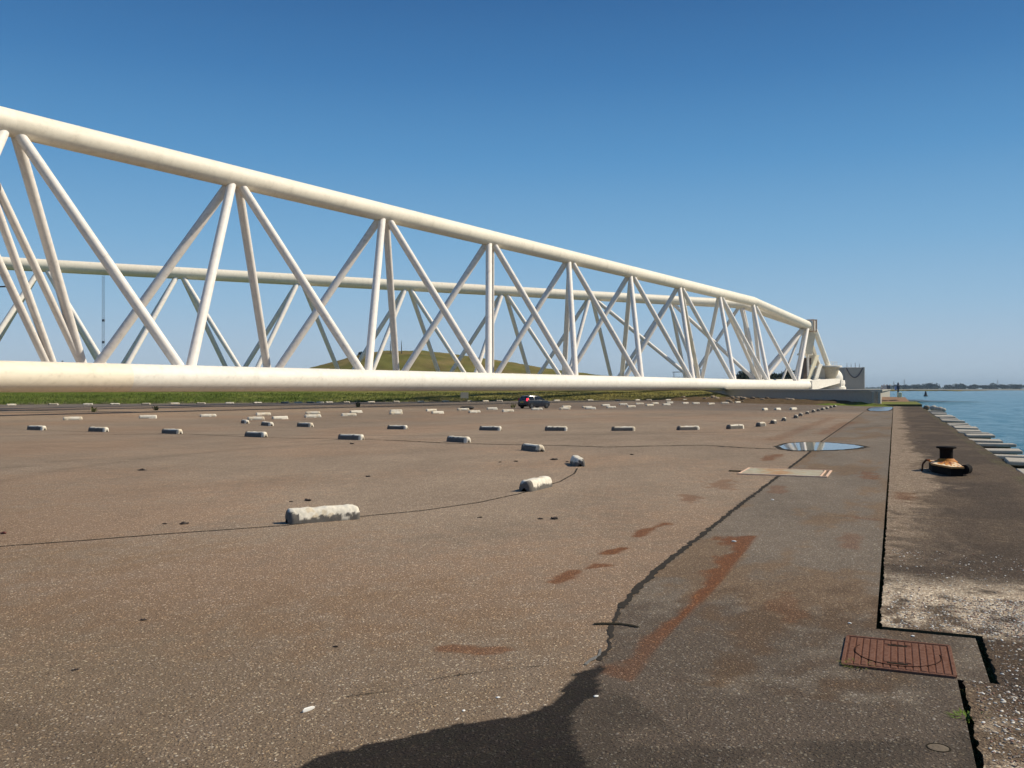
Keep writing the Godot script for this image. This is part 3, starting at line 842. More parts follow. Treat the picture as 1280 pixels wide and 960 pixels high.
func gate():
	var g = thing("barrier_gate", "huge white tubular steel storm barrier gate with two truss arms meeting at a pivot", "barrier gate")
	var no := Vector2(-36.49, 65.66); var na := 0.58914         # near arm: foot of its first upper node, heading
	var fo := Vector2(-73.49, 141.78); var fa := 1.09651
	var near := Node3D.new(); near.name = "truss_arm"; g.add_child(near, true)
	near.set_meta("label", "nearer truss arm, its thick lower tube crossing the yard")
	var far := Node3D.new(); far.name = "truss_arm"; g.add_child(far, true)
	far.set_meta("label", "farther truss arm behind the nearer one")
	var end := Node3D.new(); end.name = "pivot_end"; g.add_child(end, true)
	var E := G(72.2, 220.5, 17.1)                                # where the upper chords meet
	var ball := G(80.9, 229.5, 4.4)
	var bis = (na + fa) / 2.0
	var ax := Vector3(sin(bis), 0, -cos(bis)); var sd := Vector3(cos(bis), 0, sin(bis))   # along the arms to the pivot; toward the camera's right
	var meet := G(40.1, 192.5, HB)
	var S1 := meet.lerp(ball, 0.42)
	S1.y = HB
	var white := Color(1.0, 0.985, 0.95); var cream := Color(1.0, 0.93, 0.80)
	var arms = [[near, no, na, -3, 8, 1.0], [far, fo, fa, -4, 7, -1.0]]
	for A in arms:
		var p: Node3D = A[0]; var o: Vector2 = A[1]; var an: float = A[2]; var n0: int = A[3]; var n9: int = A[4]
		var outer = HALF if p == near else -HALF
		# in both arms: chord tubes from panel point to panel point, painted in lengths
		for n in range(n0, n9):
			chord(p, arm_at(o, an, n, 0, HT), arm_at(o, an, n + 1, 0, HT), 1.0, paint_tones(2, cream.lerp(white, 0.35)))
		chord(p, arm_at(o, an, n9, 0, HT), E + (sd * 0.55 if p == near else sd * -0.55) - ax * 0.4, 0.98, paint_tones(4, cream.lerp(white, 0.45)))
		for side in [outer, -outer]:
			var last = n9 + 0.5 if side == outer else n9 - 1 + 0.0
			var n = n0 + 0.5
			while n < last - 0.01:
				var c = white
				if p == near and side == outer and n < 0.0: c = cream
				var q = n + 1.0
				var b = arm_at(o, an, min(q, last), side, HB)
				if side != outer and q >= last - 0.6: b = meet; q = last + 1.0
				if p == near and side == outer and n < 0.4 and n > -0.6:
					# the change of paint colour falls within this length
					var mid = arm_at(o, an, n + 0.74, side, HB)
					chord(p, arm_at(o, an, n, side, HB), mid, 1.03, paint_tones(3, cream))
					chord(p, mid, b, 1.03, paint_tones(2, white))
				else: chord(p, arm_at(o, an, n, side, HB), b, 1.03, paint_tones(3, c))
				n = q
		# braces: each upper node stands on four lower nodes
		var al := Vector3(sin(an), 0, -cos(an))
		for k in range(n0 + 1, n9 + 1):
			var t = arm_at(o, an, k, 0, HT - 0.2)
			for side in [outer, -outer]:
				for s in [-0.5, 0.5]:
					var b = arm_at(o, an, k + s, side, HB + 0.2)
					if side != outer:
						if k + s > n9 - 0.6: b = S1
						elif k + s > n9 - 1.6 + (0.0 if p == near else 0.0): b = meet
					brace(p, t, b, al * signf(s) * 0.26, al * signf(s) * -0.14, 0.40)
	# closer bracing toward the outer end of the near arm
	for e in [[-0.16, 0.5], [-0.16, 0.37], [-0.28, 0.35]]:
		brace(near, arm_at(no, na, e[0], 0, HT - 0.2), arm_at(no, na, e[1], -HALF, HB + 0.2), Vector3.ZERO, Vector3.ZERO, 0.31)
	# the shared lower chord from where the inner chords meet
	chord(end, meet, ball - ax * 3.4 + Vector3(0, -1.2, 0), 1.1, paint_tones(4, white))
	# outer lower chords turn in to the pivot as tapering boxes
	for A in arms:
		var outer = HALF if A[0] == near else -HALF
		var a = arm_at(A[1], A[2], A[4] + 0.5, outer, HB)
		var b = ball + (sd * 2.4 if A[0] == near else sd * -2.4) - ax * 1.8 + Vector3(0, -1.3, 0)
		var mid = a.lerp(b, 0.28)
		chord(end, a, mid, 1.0, [white])
		var m := MB.new()
		m.tone = white
		var d = (b - mid).normalized(); var w = d.cross(Vector3.UP).normalized()
		var p0 = mid - d * 1.2
		var q = []
		for e in [[p0, 1.15, -1.05, 0.9], [mid + d * 3.0, 1.35, -1.0, 1.0], [b, 1.0, 0.15, 1.25]]:
			q.append([e[0] - w * e[1] + Vector3(0, e[2], 0), e[0] + w * e[1] + Vector3(0, e[2], 0), e[0] + w * e[1] + Vector3(0, e[3], 0), e[0] - w * e[1] + Vector3(0, e[3], 0)])
		for k in 2:
			for e in 4: m.quad(q[k][e], q[k + 1][e], q[k + 1][(e + 1) % 4], q[k][(e + 1) % 4])
		m.quad(q[0][0], q[0][1], q[0][2], q[0][3]); m.quad(q[2][3], q[2][2], q[2][1], q[2][0])
		m.box(b + d * 0.1, w * 1.25, Vector3(0, 0.85, 0), d * 0.12, 0.03)
		put("base_box", m.mesh(), M.paint, end)
		# braces from the head down to these chords
		brace(end, E, arm_at(A[1], A[2], A[4] + 0.5, outer, HB + 0.3), -ax * 0.9 + sd * signf(outer) * 0.5, Vector3.ZERO, 0.42)
	brace(end, E, S1, -ax * 0.6, Vector3(0, 0.2, 0), 0.42)
	brace(end, E, S1.lerp(ball, 0.45), -ax * 0.2, Vector3.ZERO, 0.42)
	# head: bands and plates where the upper chords end
	var m := MB.new()
	m.tone = Color(0.95, 0.9, 0.82)
	m.box(E, ax * 0.75, Vector3(0, 1.25, 0), sd * 1.75, 0.12)
	put("head_block", m.mesh(), M.paint, end)
	for k in 2:
		m = MB.new()
		m.tone = Color(0.62, 0.47, 0.38)
		m.box(E + ax * (-0.55 + 1.25 * k) + Vector3(0, 0.05, 0), ax * 0.07, Vector3(0, 1.5, 0), sd * 2.0, 0.03)
		put("head_flange", m.mesh(), M.paint, end)
	# stays from the head down to the cap over the ball, with a web plate
	for s in [1.0, -1.0]:
		m = MB.new()
		m.tone = white
		m.tube(E + ax * 0.6 + sd * s * 1.3 + Vector3(0, -0.6, 0), ball + Vector3(-1.9, 3.2, 0) + sd * s * 1.3, 0.62, 20)
		put("stay", m.mesh(), M.paint, end)
	m = MB.new()
	m.tone = Color(0.92, 0.88, 0.8)
	var wq = [E - ax * 2.6 + Vector3(0, -1.1, 0), E + ax * 0.6 + Vector3(0, -1.2, 0), ball + Vector3(-2.6, 3.0, 0), ball + Vector3(-4.2, 3.4, 0) - ax * 1.6, E - ax * 1.2 + Vector3(0, -7.5, 0)]
	for s in [1.0, -1.0]:
		for k in 3:
			m.tri(wq[0] + sd * 0.06 * s, wq[k + 1] + sd * 0.06 * s, wq[k + 2] + sd * 0.06 * s)
	put("web_plate", m.mesh(), M.paint, end)
	m = MB.new()
	m.tone = Color(0.85, 0.78, 0.66)
	m.box(E + Vector3(-0.3, -4.2, 0.3), Vector3(1.7, 0, -0.3), Vector3(0.55, 2.7, 0), Vector3(0.03, 0, 0.06), 0.01)
	put("diaphragm_plate", m.mesh(), M.paint, end)
	for k in 3: brace(end, E - ax * (0.4 + 1.3 * k) + Vector3(0, -1.0, 0), meet.lerp(ball, 0.80 - 0.11 * k) + Vector3(0, -0.2, 0), Vector3.ZERO, Vector3.ZERO, 0.27)
	# leaning plates and the dark machinery box behind them
	for k in 2:
		m = MB.new()
		m.tone = Color(1.0, 0.95, 0.78) if k == 0 else white
		var b0 = G(72.6 + 2.0 * k, 222.0 + 0.6 * k, 3.6); var b1 = G(75.2 + 1.0 * k, 222.8 + 0.6 * k, 10.1 - 2.2 * k)
		var d = (b1 - b0) / 2
		m.box((b0 + b1) / 2, Vector3(0.62, 0, -0.55), d, Vector3(0.08, 0, 0.09), 0.02)
		put("leaning_plate", m.mesh(), M.paint, end)
	m = MB.new()
	m.tone = Color(0.22, 0.17, 0.15)
	m.box(G(73.0, 225.5, 6.6), Vector3(0.95, 0, -0.3), Vector3(0.25, 2.9, 0), Vector3(0.3, 0, 0.9), 0.05)
	put("machinery_box", m.mesh(), M.paint, end)
	m = MB.new()
	m.tone = white
	m.tube(G(69.8, 221.2, 10.2), G(73.8, 222.2, 10.2), 0.24, 12)
	put("handrail_pipe", m.mesh(), M.paint, end)
	# ball and cap
	m = MB.new()
	m.tone = white
	m.ball(ball, Vector3(2.9, 2.75, 2.9), 32, 20)
	put("ball", m.mesh(), M.paint, end)
	m = MB.new()
	m.tone = Color(0.56, 0.50, 0.40)
	m.lathe(ball + Vector3(-0.7, -1.5, 1.3), Vector3.UP, [Vector2(1.5, 0), Vector2(1.6, 0.4), Vector2(2.2, 4.0), Vector2(2.4, 4.3)], 28)
	put("cone_housing", m.mesh(), M.paint, end)
	m = MB.new()
	m.tone = white
	m.lathe(ball + Vector3(-0.2, 2.78, 1.0), Vector3.UP, [Vector2(2.0, 0), Vector2(2.55, 0.08), Vector2(2.55, 0.42), Vector2(2.2, 0.5)], 28)
	for k in 7: m.tube(ball + Vector3(-1.6 + 0.45 * k, 3.2, 1.2), ball + Vector3(-1.6 + 0.45 * k, 4.2, 1.2), 0.05, 6)
	m.tube(ball + Vector3(-1.6, 4.2, 1.2), ball + Vector3(1.1, 4.2, 1.2), 0.05, 6)
	put("cap_flange", m.mesh(), M.paint, end)
	m = MB.new()
	m.tone = Color(0.58, 0.54, 0.48)
	m.box(ball + Vector3(-3.6, 0.8, 1.5), Vector3(1.3, 0, 0), Vector3(0, 2.0, 0), Vector3(0, 0, 1.0), 0.06)
	put("housing_block", m.mesh(), M.paint, end)
	# seat of the ball: a white ring and a curved shoe, standing on the platform
	var seat = thing("ball_seat", "white round seat under the pivot ball on the concrete platform", "ball seat", ball + Vector3(0, 1.72 - 4.4, 0))
	m = MB.new()
	m.tone = white
	m.lathe(Vector3(0.2, 0, 0), Vector3.UP, [Vector2(3.4, 0), Vector2(3.4, 0.5), Vector2(3.1, 0.75), Vector2(2.2, 0.8)], 36)
	put("ring", m.mesh(), M.paint, seat)
	m = MB.new()
	m.tone = white
	m.lathe(Vector3(0.4, 0.7, 0), Vector3.UP, [Vector2(2.9, 0), Vector2(3.05, 0.7), Vector2(2.95, 1.5), Vector2(2.75, 1.55), Vector2(2.6, 0.4)], 36, false)
	put("shoe", m.mesh(true), M.paint, seat)
	# concrete housing behind the pivot, with a rail and a sagging hose
	var ho = thing("pivot_housing", "grey concrete block house with a black hose looped across its face", "block house", G(91.4, 244.0, 1.72))
	m = MB.new()
	m.tone = Color(1.8, 1.8, 1.8)
	m.box(Vector3(0, 2.9, 0), Vector3(2.6, 0, 0), Vector3(0, 2.9, 0), Vector3(0, 0, 3.0), 0.06)
	put("wall", m.mesh(), M.concrete, ho)
	m = MB.new()
	m.tone = Color(1.15, 1.15, 1.15)
	m.box(Vector3(2.2, 2.95, 3.03), Vector3(0.28, 0, 0), Vector3(0, 2.9, 0), Vector3(0, 0, 0.04), 0.01)
	put("pilaster", m.mesh(), M.concrete, ho)
	m = MB.new()
	m.tone = Color(0.08, 0.08, 0.1)
	var hp := []
	for k in 15:
		var t = k / 14.0
		hp.append(Vector3(-2.3 + 4.3 * t, 5.6 - 2.5 * (1.0 - pow(2.0 * t - 1.0, 2.0)), 3.12))
	m.path(hp, 0.14, 8)
	put("hose", m.mesh(), M.plain, ho)
	for k in 4:
		m = MB.new()
		m.tone = Color(0.2, 0.22, 0.25)
		m.tube(Vector3(-2.0 + 1.1 * k, 5.8, 2.6), Vector3(-2.0 + 1.1 * k, 7.0 - 0.3 * (k % 2), 2.6), 0.07, 6)
		put("rail_post", m.mesh(), M.plain, ho)
	for k in 3:
		m = MB.new()
		m.tone = [Color(0.42, 0.40, 0.40), Color(0.12, 0.12, 0.14), Color(0.5, 0.47, 0.42)][k]
		m.box(Vector3(0, 0.45, 0), Vector3(0.5 + 0.2 * (k % 2), 0, 0), Vector3(0, 0.45, 0), Vector3(0, 0, 0.4), 0.04)
		m.lathe(Vector3(0.1, 0.9, 0), Vector3.UP, [Vector2(0.2, 0), Vector2(0.2, 0.12), Vector2(0.1, 0.2)], 10)
		tag(put("equipment_cabinet", m.mesh(), M.plain, self, G(86.3 + 1.5 * k, 210.0 + 2.0 * k, 1.72)), ["pale grey", "black", "tan"][k] + " equipment cabinet at the right edge of the pivot platform", "cabinet", "cabinets on the platform edge")

# -------------------------------------------------------------- marks and cracks in the yard
func ribbon(called: String, pts: Array, width: float, rough: float, m: Material, y := 0.005, label := ""):
	# a strip of sealing tar along a line given in quay metres, its edges uneven
	var c := Curve2D.new()
	for k in pts.size():
		var tn = (pts[min(k + 1, pts.size() - 1)] - pts[max(k - 1, 0)]) * 0.2
		c.add_point(pts[k], -tn, tn)
	var L = c.get_baked_length(); var st = max(width * 0.7, L / 400.0)
	var mb := MB.new()
	var k = 0; var x = 0.0
	while x <= L:
		var p = c.sample_baked(x); var q = c.sample_baked(min(x + 0.05, L)); var r = c.sample_baked(max(x - 0.05, 0))
		var t = (q - r).normalized(); var nn = Vector2(-t.y, t.x)
		var w = width * 0.5 * (1.0 + rough * n2.get_noise_2d(x * 3.0, 5.0 + width))
		w *= clamp(min(x, L - x) / (width * 2.0) + 0.25, 0.25, 1.0)
		var off = nn * width * 0.4 * rough * n2.get_noise_2d(x * 2.0, 45.0)
		var w2 = width * 0.5 * (1.0 + rough * n2.get_noise_2d(x * 3.3, 95.0))
		for e in [p + off + nn * w, p + off - nn * w2]:
			mb.v.append(Q(e.x, e.y, y)); mb.n.append(Vector3.UP); mb.c.append(Color(1, 1, 1))
		if k > 0: mb.i.append_array([2 * k - 2, 2 * k, 2 * k - 1, 2 * k - 1, 2 * k, 2 * k + 1])
		k += 1; x += st
	struct(put(called, mb.mesh(), m), label)

func yard_marks():
	var c2 := []
	for p in crack: c2.append(Vector2(p.y, p.x))
	ribbon("tar_seam", c2.slice(7, 13), 0.07, 0.9, M.tar, 0.005, "tarred crack between the lot and the grey strip")
	ribbon("tar_seam", c2.slice(4, 8), 0.035, 1.3, M.tar, 0.0045)
	ribbon("tar_patch", [Vector2(-1.86, 5.62), Vector2(-1.84, 5.85), Vector2(-1.88, 6.02)], 0.022, 1.4, M.paler, 0.006)
	ribbon("tar_seam", [Vector2(-2.2, 17.5), Vector2(-2.2, 19.35)], 0.07, 0.7, M.tar, 0.0055)
	ribbon("tar_seam", [Vector2(-2.2, 21.0), Vector2(-2.2, 24.2), Vector2(-2.22, 27.6)], 0.07, 0.7, M.tar)
	ribbon("tar_seam", [Vector2(-2.3, 32.0), Vector2(-2.25, 50.0), Vector2(-2.2, 75.0)], 0.06, 0.5, M.tar)
	ribbon("crack", [Vector2(-2.12, 6.62), Vector2(-1.96, 6.69), Vector2(-1.87, 6.70), Vector2(-1.74, 6.65)], 0.045, 0.9, M.soil, 0.008)
	ribbon("crack", [Vector2(-9.6, 7.0), Vector2(-8.88, 7.88), Vector2(-8.36, 8.61), Vector2(-7.38, 9.81), Vector2(-6.95, 10.87), Vector2(-6.41, 11.83), Vector2(-6.05, 13.01), Vector2(-5.92, 14.37), Vector2(-5.97, 16.53), Vector2(-6.26, 18.21), Vector2(-6.6, 19.4)], 0.035, 0.6, M.tar)
	ribbon("crack", [Vector2(-16.5, 27.55), Vector2(-13.61, 26.75), Vector2(-11.32, 26.79), Vector2(-9.76, 27.0), Vector2(-8.13, 26.84), Vector2(-6.91, 27.99), Vector2(-5.6, 28.98), Vector2(-4.21, 28.09), Vector2(-3.2, 27.9)], 0.16, 1.1, M.tar)
	ribbon("crack", [Vector2(-31.4, 24.2), Vector2(-29.03, 26.5), Vector2(-25.54, 28.0), Vector2(-21.42, 27.2), Vector2(-16.6, 27.55)], 0.09, 0.8, M.tar)
	ribbon("crack", [Vector2(-2.95, 4.5), Vector2(-2.7, 4.75), Vector2(-2.62, 5.0), Vector2(-2.36, 5.28), Vector2(-2.3, 5.35), Vector2(-2.1, 5.5)], 0.005, 1.9, M.soil)
	# puddles
	for P in [["puddle", [Vector2(-3.34, 29.29), Vector2(-3.22, 30.9), Vector2(-2.8, 31.81), Vector2(-2.17, 31.97), Vector2(-1.63, 31.5), Vector2(-1.2, 30.9), Vector2(-0.88, 30.0), Vector2(-1.1, 29.1), Vector2(-1.49, 28.3), Vector2(-2.1, 27.7), Vector2(-2.63, 27.45), Vector2(-3.03, 27.99)], "still puddle on the asphalt reflecting the white truss"], ["puddle", [Vector2(-2.12, 87.5), Vector2(-1.66, 95.4), Vector2(-0.3, 97.7), Vector2(-0.2, 88.4), Vector2(-0.48, 80.2), Vector2(-1.18, 78.4), Vector2(-1.81, 79.6)], "bright far puddle beside the joint at the end of the quay"]]:
		var cv := Curve2D.new()
		var n = P[1].size()
		for k in n + 1:
			var tn = (P[1][(k + 1) % n] - P[1][(k - 1 + n) % n]) * 0.2
			cv.add_point(P[1][k % n], -tn, tn)
		var pts := []
		var L = cv.get_baked_length()
		for k in 70:
			var q = cv.sample_baked(L * k / 70.0)
			q += Vector2(n2.get_noise_2d(q.x * 3.0, q.y * 3.0), n2.get_noise_2d(q.y * 3.0, q.x * 3.0)) * 0.07
			pts.append(q)
		for ring in 2:
			var m := MB.new()
			var t = Geometry2D.triangulate_polygon(PackedVector2Array(pts))
			var ctr := Vector2.ZERO
			for q in pts: ctr += q / pts.size()
			for k in range(0, t.size(), 3):
				var a = []
				for e in 3:
					var q = pts[t[k + e]]
					if ring == 0: q = ctr + (q - ctr) * 1.14
					a.append(Q(q.x, q.y, 0.004 if ring == 0 else 0.009))
				if (a[1] - a[0]).cross(a[2] - a[0]).y > 0: m.tri(a[0], a[1], a[2])
				else: m.tri(a[0], a[2], a[1])
			struct(put("puddle" if ring else "damp_edge", m.mesh(), (M.puddle if P[2].begins_with("still") else M.shallow) if ring else M.tar), P[2] if ring else "")

# -------------------------------------------------------------- parking blocks
func block_mesh(sd: int, hi: bool, white: float) -> ArrayMesh:
	# a loaf of concrete, rounded ends and shoulders, its whitewash chipped away; greyer ones also carry painted sun and shade
	var m := MB.new()
	var rings = 90 if hi else 16; var arc = 40 if hi else 12
	var L = 0.5; var W = 0.13; var H = 0.205
	var bare := Color(0.15, 0.14, 0.13); var lime := Color(0.80, 0.755, 0.65)
	for a in rings + 1:
		var x = -L + 2.0 * L * a / rings
		x = sign(x) * (L - pow(max(0.0, 1.0 - abs(x) / L), 1.25) * L) if abs(x) > 1e-6 else 0.0
		var e = clamp((abs(x) - (L - 0.07)) / 0.07, 0.0, 1.0)
		var k = sqrt(max(0.0, 1.0 - e * e * 0.9))
		for b in arc + 1:
			var th = PI * b / arc
			var cx = -cos(th); var sy = max(sin(th), 0.0)
			var px = sign(cx) * pow(abs(cx), 0.5) * W * lerp(k, 1.0, 0.45) * (1.0 - 0.2 * sy)
			var py = pow(sy, 0.55) * H * lerp(k, 1.0, 0.55)
			var w = n2.get_noise_3d(x * 3.0 + sd * 7.0, py * 3.0, px * 3.0)
			var jig = 1.0 + 0.07 * w
			m.v.append(Vector3(x * (1.0 + 0.02 * w), py * jig, px * jig)); m.n.append(Vector3.UP)
			var chip = 1.5 * n1.get_noise_3d(x * 6.0 + sd * 13.0, py * 10.0, px * 8.0) + 0.9 * n2.get_noise_3d(x * 7.0, py * 7.0 + sd, px * 7.0) + (4.2 if hi else 2.2) * (py / H - (0.50 if hi else 0.42)) + white
			if x < -L + 0.13: chip -= 2.0 * (1.0 - white)
			if white < 0.0:  # right end whitened as if sunlit, front darkened for shade besides bare concrete
				if x > L - 0.13: chip += 1.7
				elif px > 0.03 and py < H * 0.8: chip -= 1.1
			var c = lime if chip > 0.0 else bare
			if hi and abs(chip) < 0.12: c = lime.lerp(bare, 0.5)
			c = c * (1.0 + 0.18 * w)
			if chip > 0.0 and n1.get_noise_3d(x * 5.0 + 60.0, py * 5.0, px * 5.0 + sd) > 0.15: c = c.lerp(Color(0.62, 0.48, 0.29), 0.45)
			c.a = 1.0
			m.c.append(c)
	var n = arc + 1
	for a in rings:
		for b in arc:
			var k = a * n + b
			m.i.append_array([k, k + n, k + 1, k + 1, k + n, k + n + 1])
	for e in [0, rings]:
		var kk = m.v.size()
		m.v.append(Vector3((-L if e == 0 else L), 0.08, 0)); m.n.append(Vector3.RIGHT); m.c.append(bare)
		for b in arc: 
			if e == 0: m.i.append_array([kk, e * n + b, e * n + b + 1])
			else: m.i.append_array([kk, e * n + b + 1, e * n + b])
	return m.mesh(true)

func block_row(row: Array, tags: Callable, meshes: Array, group: String, follow := true, angle := 0.0, jitter := 0.1):
	for k in row.size():
		var p: Vector2 = row[k]
		var an = angle
		if follow:
			var t: Vector2 = row[min(k + 1, row.size() - 1)] - row[max(k - 1, 0)]
			an = atan2(t.y, t.x)
		an += rng.randf_range(-jitter, jitter)
		var o = put("parking_block", meshes[k % meshes.size()], M.block, self, G(p.x, p.y, -0.012))
		o.rotation.y = an
		o.scale = Vector3(rng.randf_range(0.94, 1.04), rng.randf_range(0.9, 1.05), 1.0)
		tag(o, tags.call(k), "parking block", group)

func nth(k: int) -> String:
	return ["first", "second", "third", "fourth", "fifth", "sixth", "seventh", "eighth", "ninth", "tenth"][k] if k < 10 else "%d%s" % [k + 1, "st" if k == 20 or k == 30 else "nd" if k == 21 else "rd" if k == 22 else "th"]

func parking_blocks():
	var hi := []; var mid := []; var lime := []
	for k in 4: hi.append(block_mesh(k + 1, true, 0.25))
	hi.append(block_mesh(5, true, -0.5))
	for k in 4: mid.append(block_mesh(k + 6, false, -0.35))
	for k in 4: lime.append(block_mesh(k + 12, false, 0.95))
	var A := [Vector2(-20.76, 39.53), Vector2(-17.39, 38.05), Vector2(-13.66, 36.35), Vector2(-9.60, 33.93), Vector2(-5.70, 32.06), Vector2(-1.81, 30.61), Vector2(0.60, 26.27), Vector2(1.55, 21.43), Vector2(0.43, 16.29), Vector2(-2.58, 12.36)]
	var close = {9: "big chipped cream-white parking block lying nearest the camera on its own", 8: "short stubby whitewashed parking block behind the nearest long one", 7: "parking block seen end on, at the turn of the curved row", 6: "grey parking block with a white end just behind the end-on block"}
	var at = func(k): return close[k] if close.has(k) else "dark grey parking block with white end, %s from the left in the front curved row" % nth(k)
	for k in A.size():
		var t: Vector2 = A[min(k + 1, 9)] - A[max(k - 1, 0)]
		var an = atan2(t.y, t.x)
		if k == 9: an = 0.53
		elif k == 8: an = 1.12
		elif k == 7: an = 1.62
		elif k == 6: an = -1.05
		var o = put("parking_block", hi[[4, 1, 2, 0][k - 6]] if k > 5 else mid[k % 4], M.block, self, G(A[k].x, A[k].y, -0.012))
		o.rotation.y = an
		tag(o, at.call(k), "parking block", "parking blocks of the front curved row")
	var Bq := [Vector2(-13.96, 47.34), Vector2(-11.97, 44.26), Vector2(-9.80, 42.86), Vector2(-5.10, 40.31), Vector2(-0.93, 39.15), Vector2(1.89, 38.78), Vector2(4.77, 38.78), Vector2(7.69, 39.53), Vector2(10.04, 40.72), Vector2(11.91, 43.31), Vector2(13.53, 46.80), Vector2(15.30, 50.89), Vector2(17.51, 55.78), Vector2(19.11, 59.88), Vector2(21.09, 64.63), Vector2(23.00, 69.01), Vector2(24.62, 72.71), Vector2(26.42, 76.82), Vector2(28.37, 81.43), Vector2(30.18, 85.54), Vector2(31.86, 89.29)]
	block_row(Bq, func(k): return "grey mottled parking block, %s from the left in the long row bending toward the pivot" % nth(k), mid, "parking blocks of the long bending row", true)
	var C := [Vector2(-25.34, 52.2), Vector2(-22.14, 55.02), Vector2(-19.54, 58.17), Vector2(-16.96, 61.69), Vector2(-14.23, 64.63), Vector2(-11.7, 67.86), Vector2(-9.0, 70.2), Vector2(-6.49, 72.71), Vector2(-4.07, 75.4), Vector2(-1.73, 78.3), Vector2(2.11, 76.82), Vector2(5.21, 86.63), Vector2(7.05, 84.83), Vector2(9.8, 94.69), Vector2(12.2, 99.31), Vector2(14.72, 104.4), Vector2(16.96, 107.15), Vector2(19.7, 113.1), Vector2(20.9, 109.15)]
	block_row(C, func(k): return "bright white parking block, %s from the left in the farther white row" % nth(k), lime, "white parking blocks of the farther row", false, 0.42, 0.25)
	var D := [Vector2(-14.77, 52.2), Vector2(-13.74, 53.57), Vector2(-12.45, 56.55), Vector2(-10.8, 59.88), Vector2(-8.16, 63.62), Vector2(-5.4, 65.67), Vector2(-2.82, 67.86), Vector2(-0.31, 70.2), Vector2(4.57, 78.3), Vector2(6.92, 79.84), Vector2(9.3, 84.83), Vector2(11.66, 88.51), Vector2(14.4, 94.69), Vector2(16.95, 99.31), Vector2(21.79, 107.15), Vector2(22.98, 104.4), Vector2(25.88, 110.04), Vector2(29.01, 116.33), Vector2(31.24, 119.75), Vector2(33.49, 123.38), Vector2(35.89, 127.24)]
	block_row(D, func(k): return "bright white parking block, %s from the left in the nearer white row" % nth(k), lime, "white parking blocks of the nearer row", false, 0.42, 0.25)
	var F := [Vector2(21.07, 75.4), Vector2(22.55, 76.82), Vector2(24.1, 77.5)]
	block_row(F, func(k): return "small white parking block, %s of a trio in open yard before dark wall" % nth(k), lime, "trio of white parking blocks", false, 0.9)
	var K := [Vector2(-54.17, 97.9), Vector2(-50.4, 99.4), Vector2(-47.16, 100.6), Vector2(-44.69, 101.8), Vector2(-41.85, 103.4), Vector2(-39.21, 105.2), Vector2(-36.85, 107.15), Vector2(-33.98, 108.87), Vector2(-30.94, 110.04), Vector2(-28.09, 111.86), Vector2(-26.7, 113.1), Vector2(-25.3, 113.6), Vector2(-24.2, 114.1), Vector2(-23.16, 114.6), Vector2(-21.13, 115.4), Vector2(-18.21, 117.0), Vector2(-15.25, 119.0), Vector2(-12.14, 120.46), Vector2(-9.0, 122.64), Vector2(-5.96, 124.9), Vector2(-3.71, 127.0), Vector2(-1.82, 128.5), Vector2(6.59, 133.06), Vector2(11.61, 134.5), Vector2(15.96, 136.5), Vector2(19.09, 137.8), Vector2(20.92, 138.5), Vector2(24.16, 140.0), Vector2(27.06, 141.4), Vector2(30.0, 142.6), Vector2(32.25, 143.6)]
	block_row(K, func(k): return "parking block on the kerb against the grass bank, %s from the left" % nth(k), [lime[0], mid[1], lime[2], hi[3], mid[2]], "parking blocks along the grass bank", false, 0.48, 0.2)

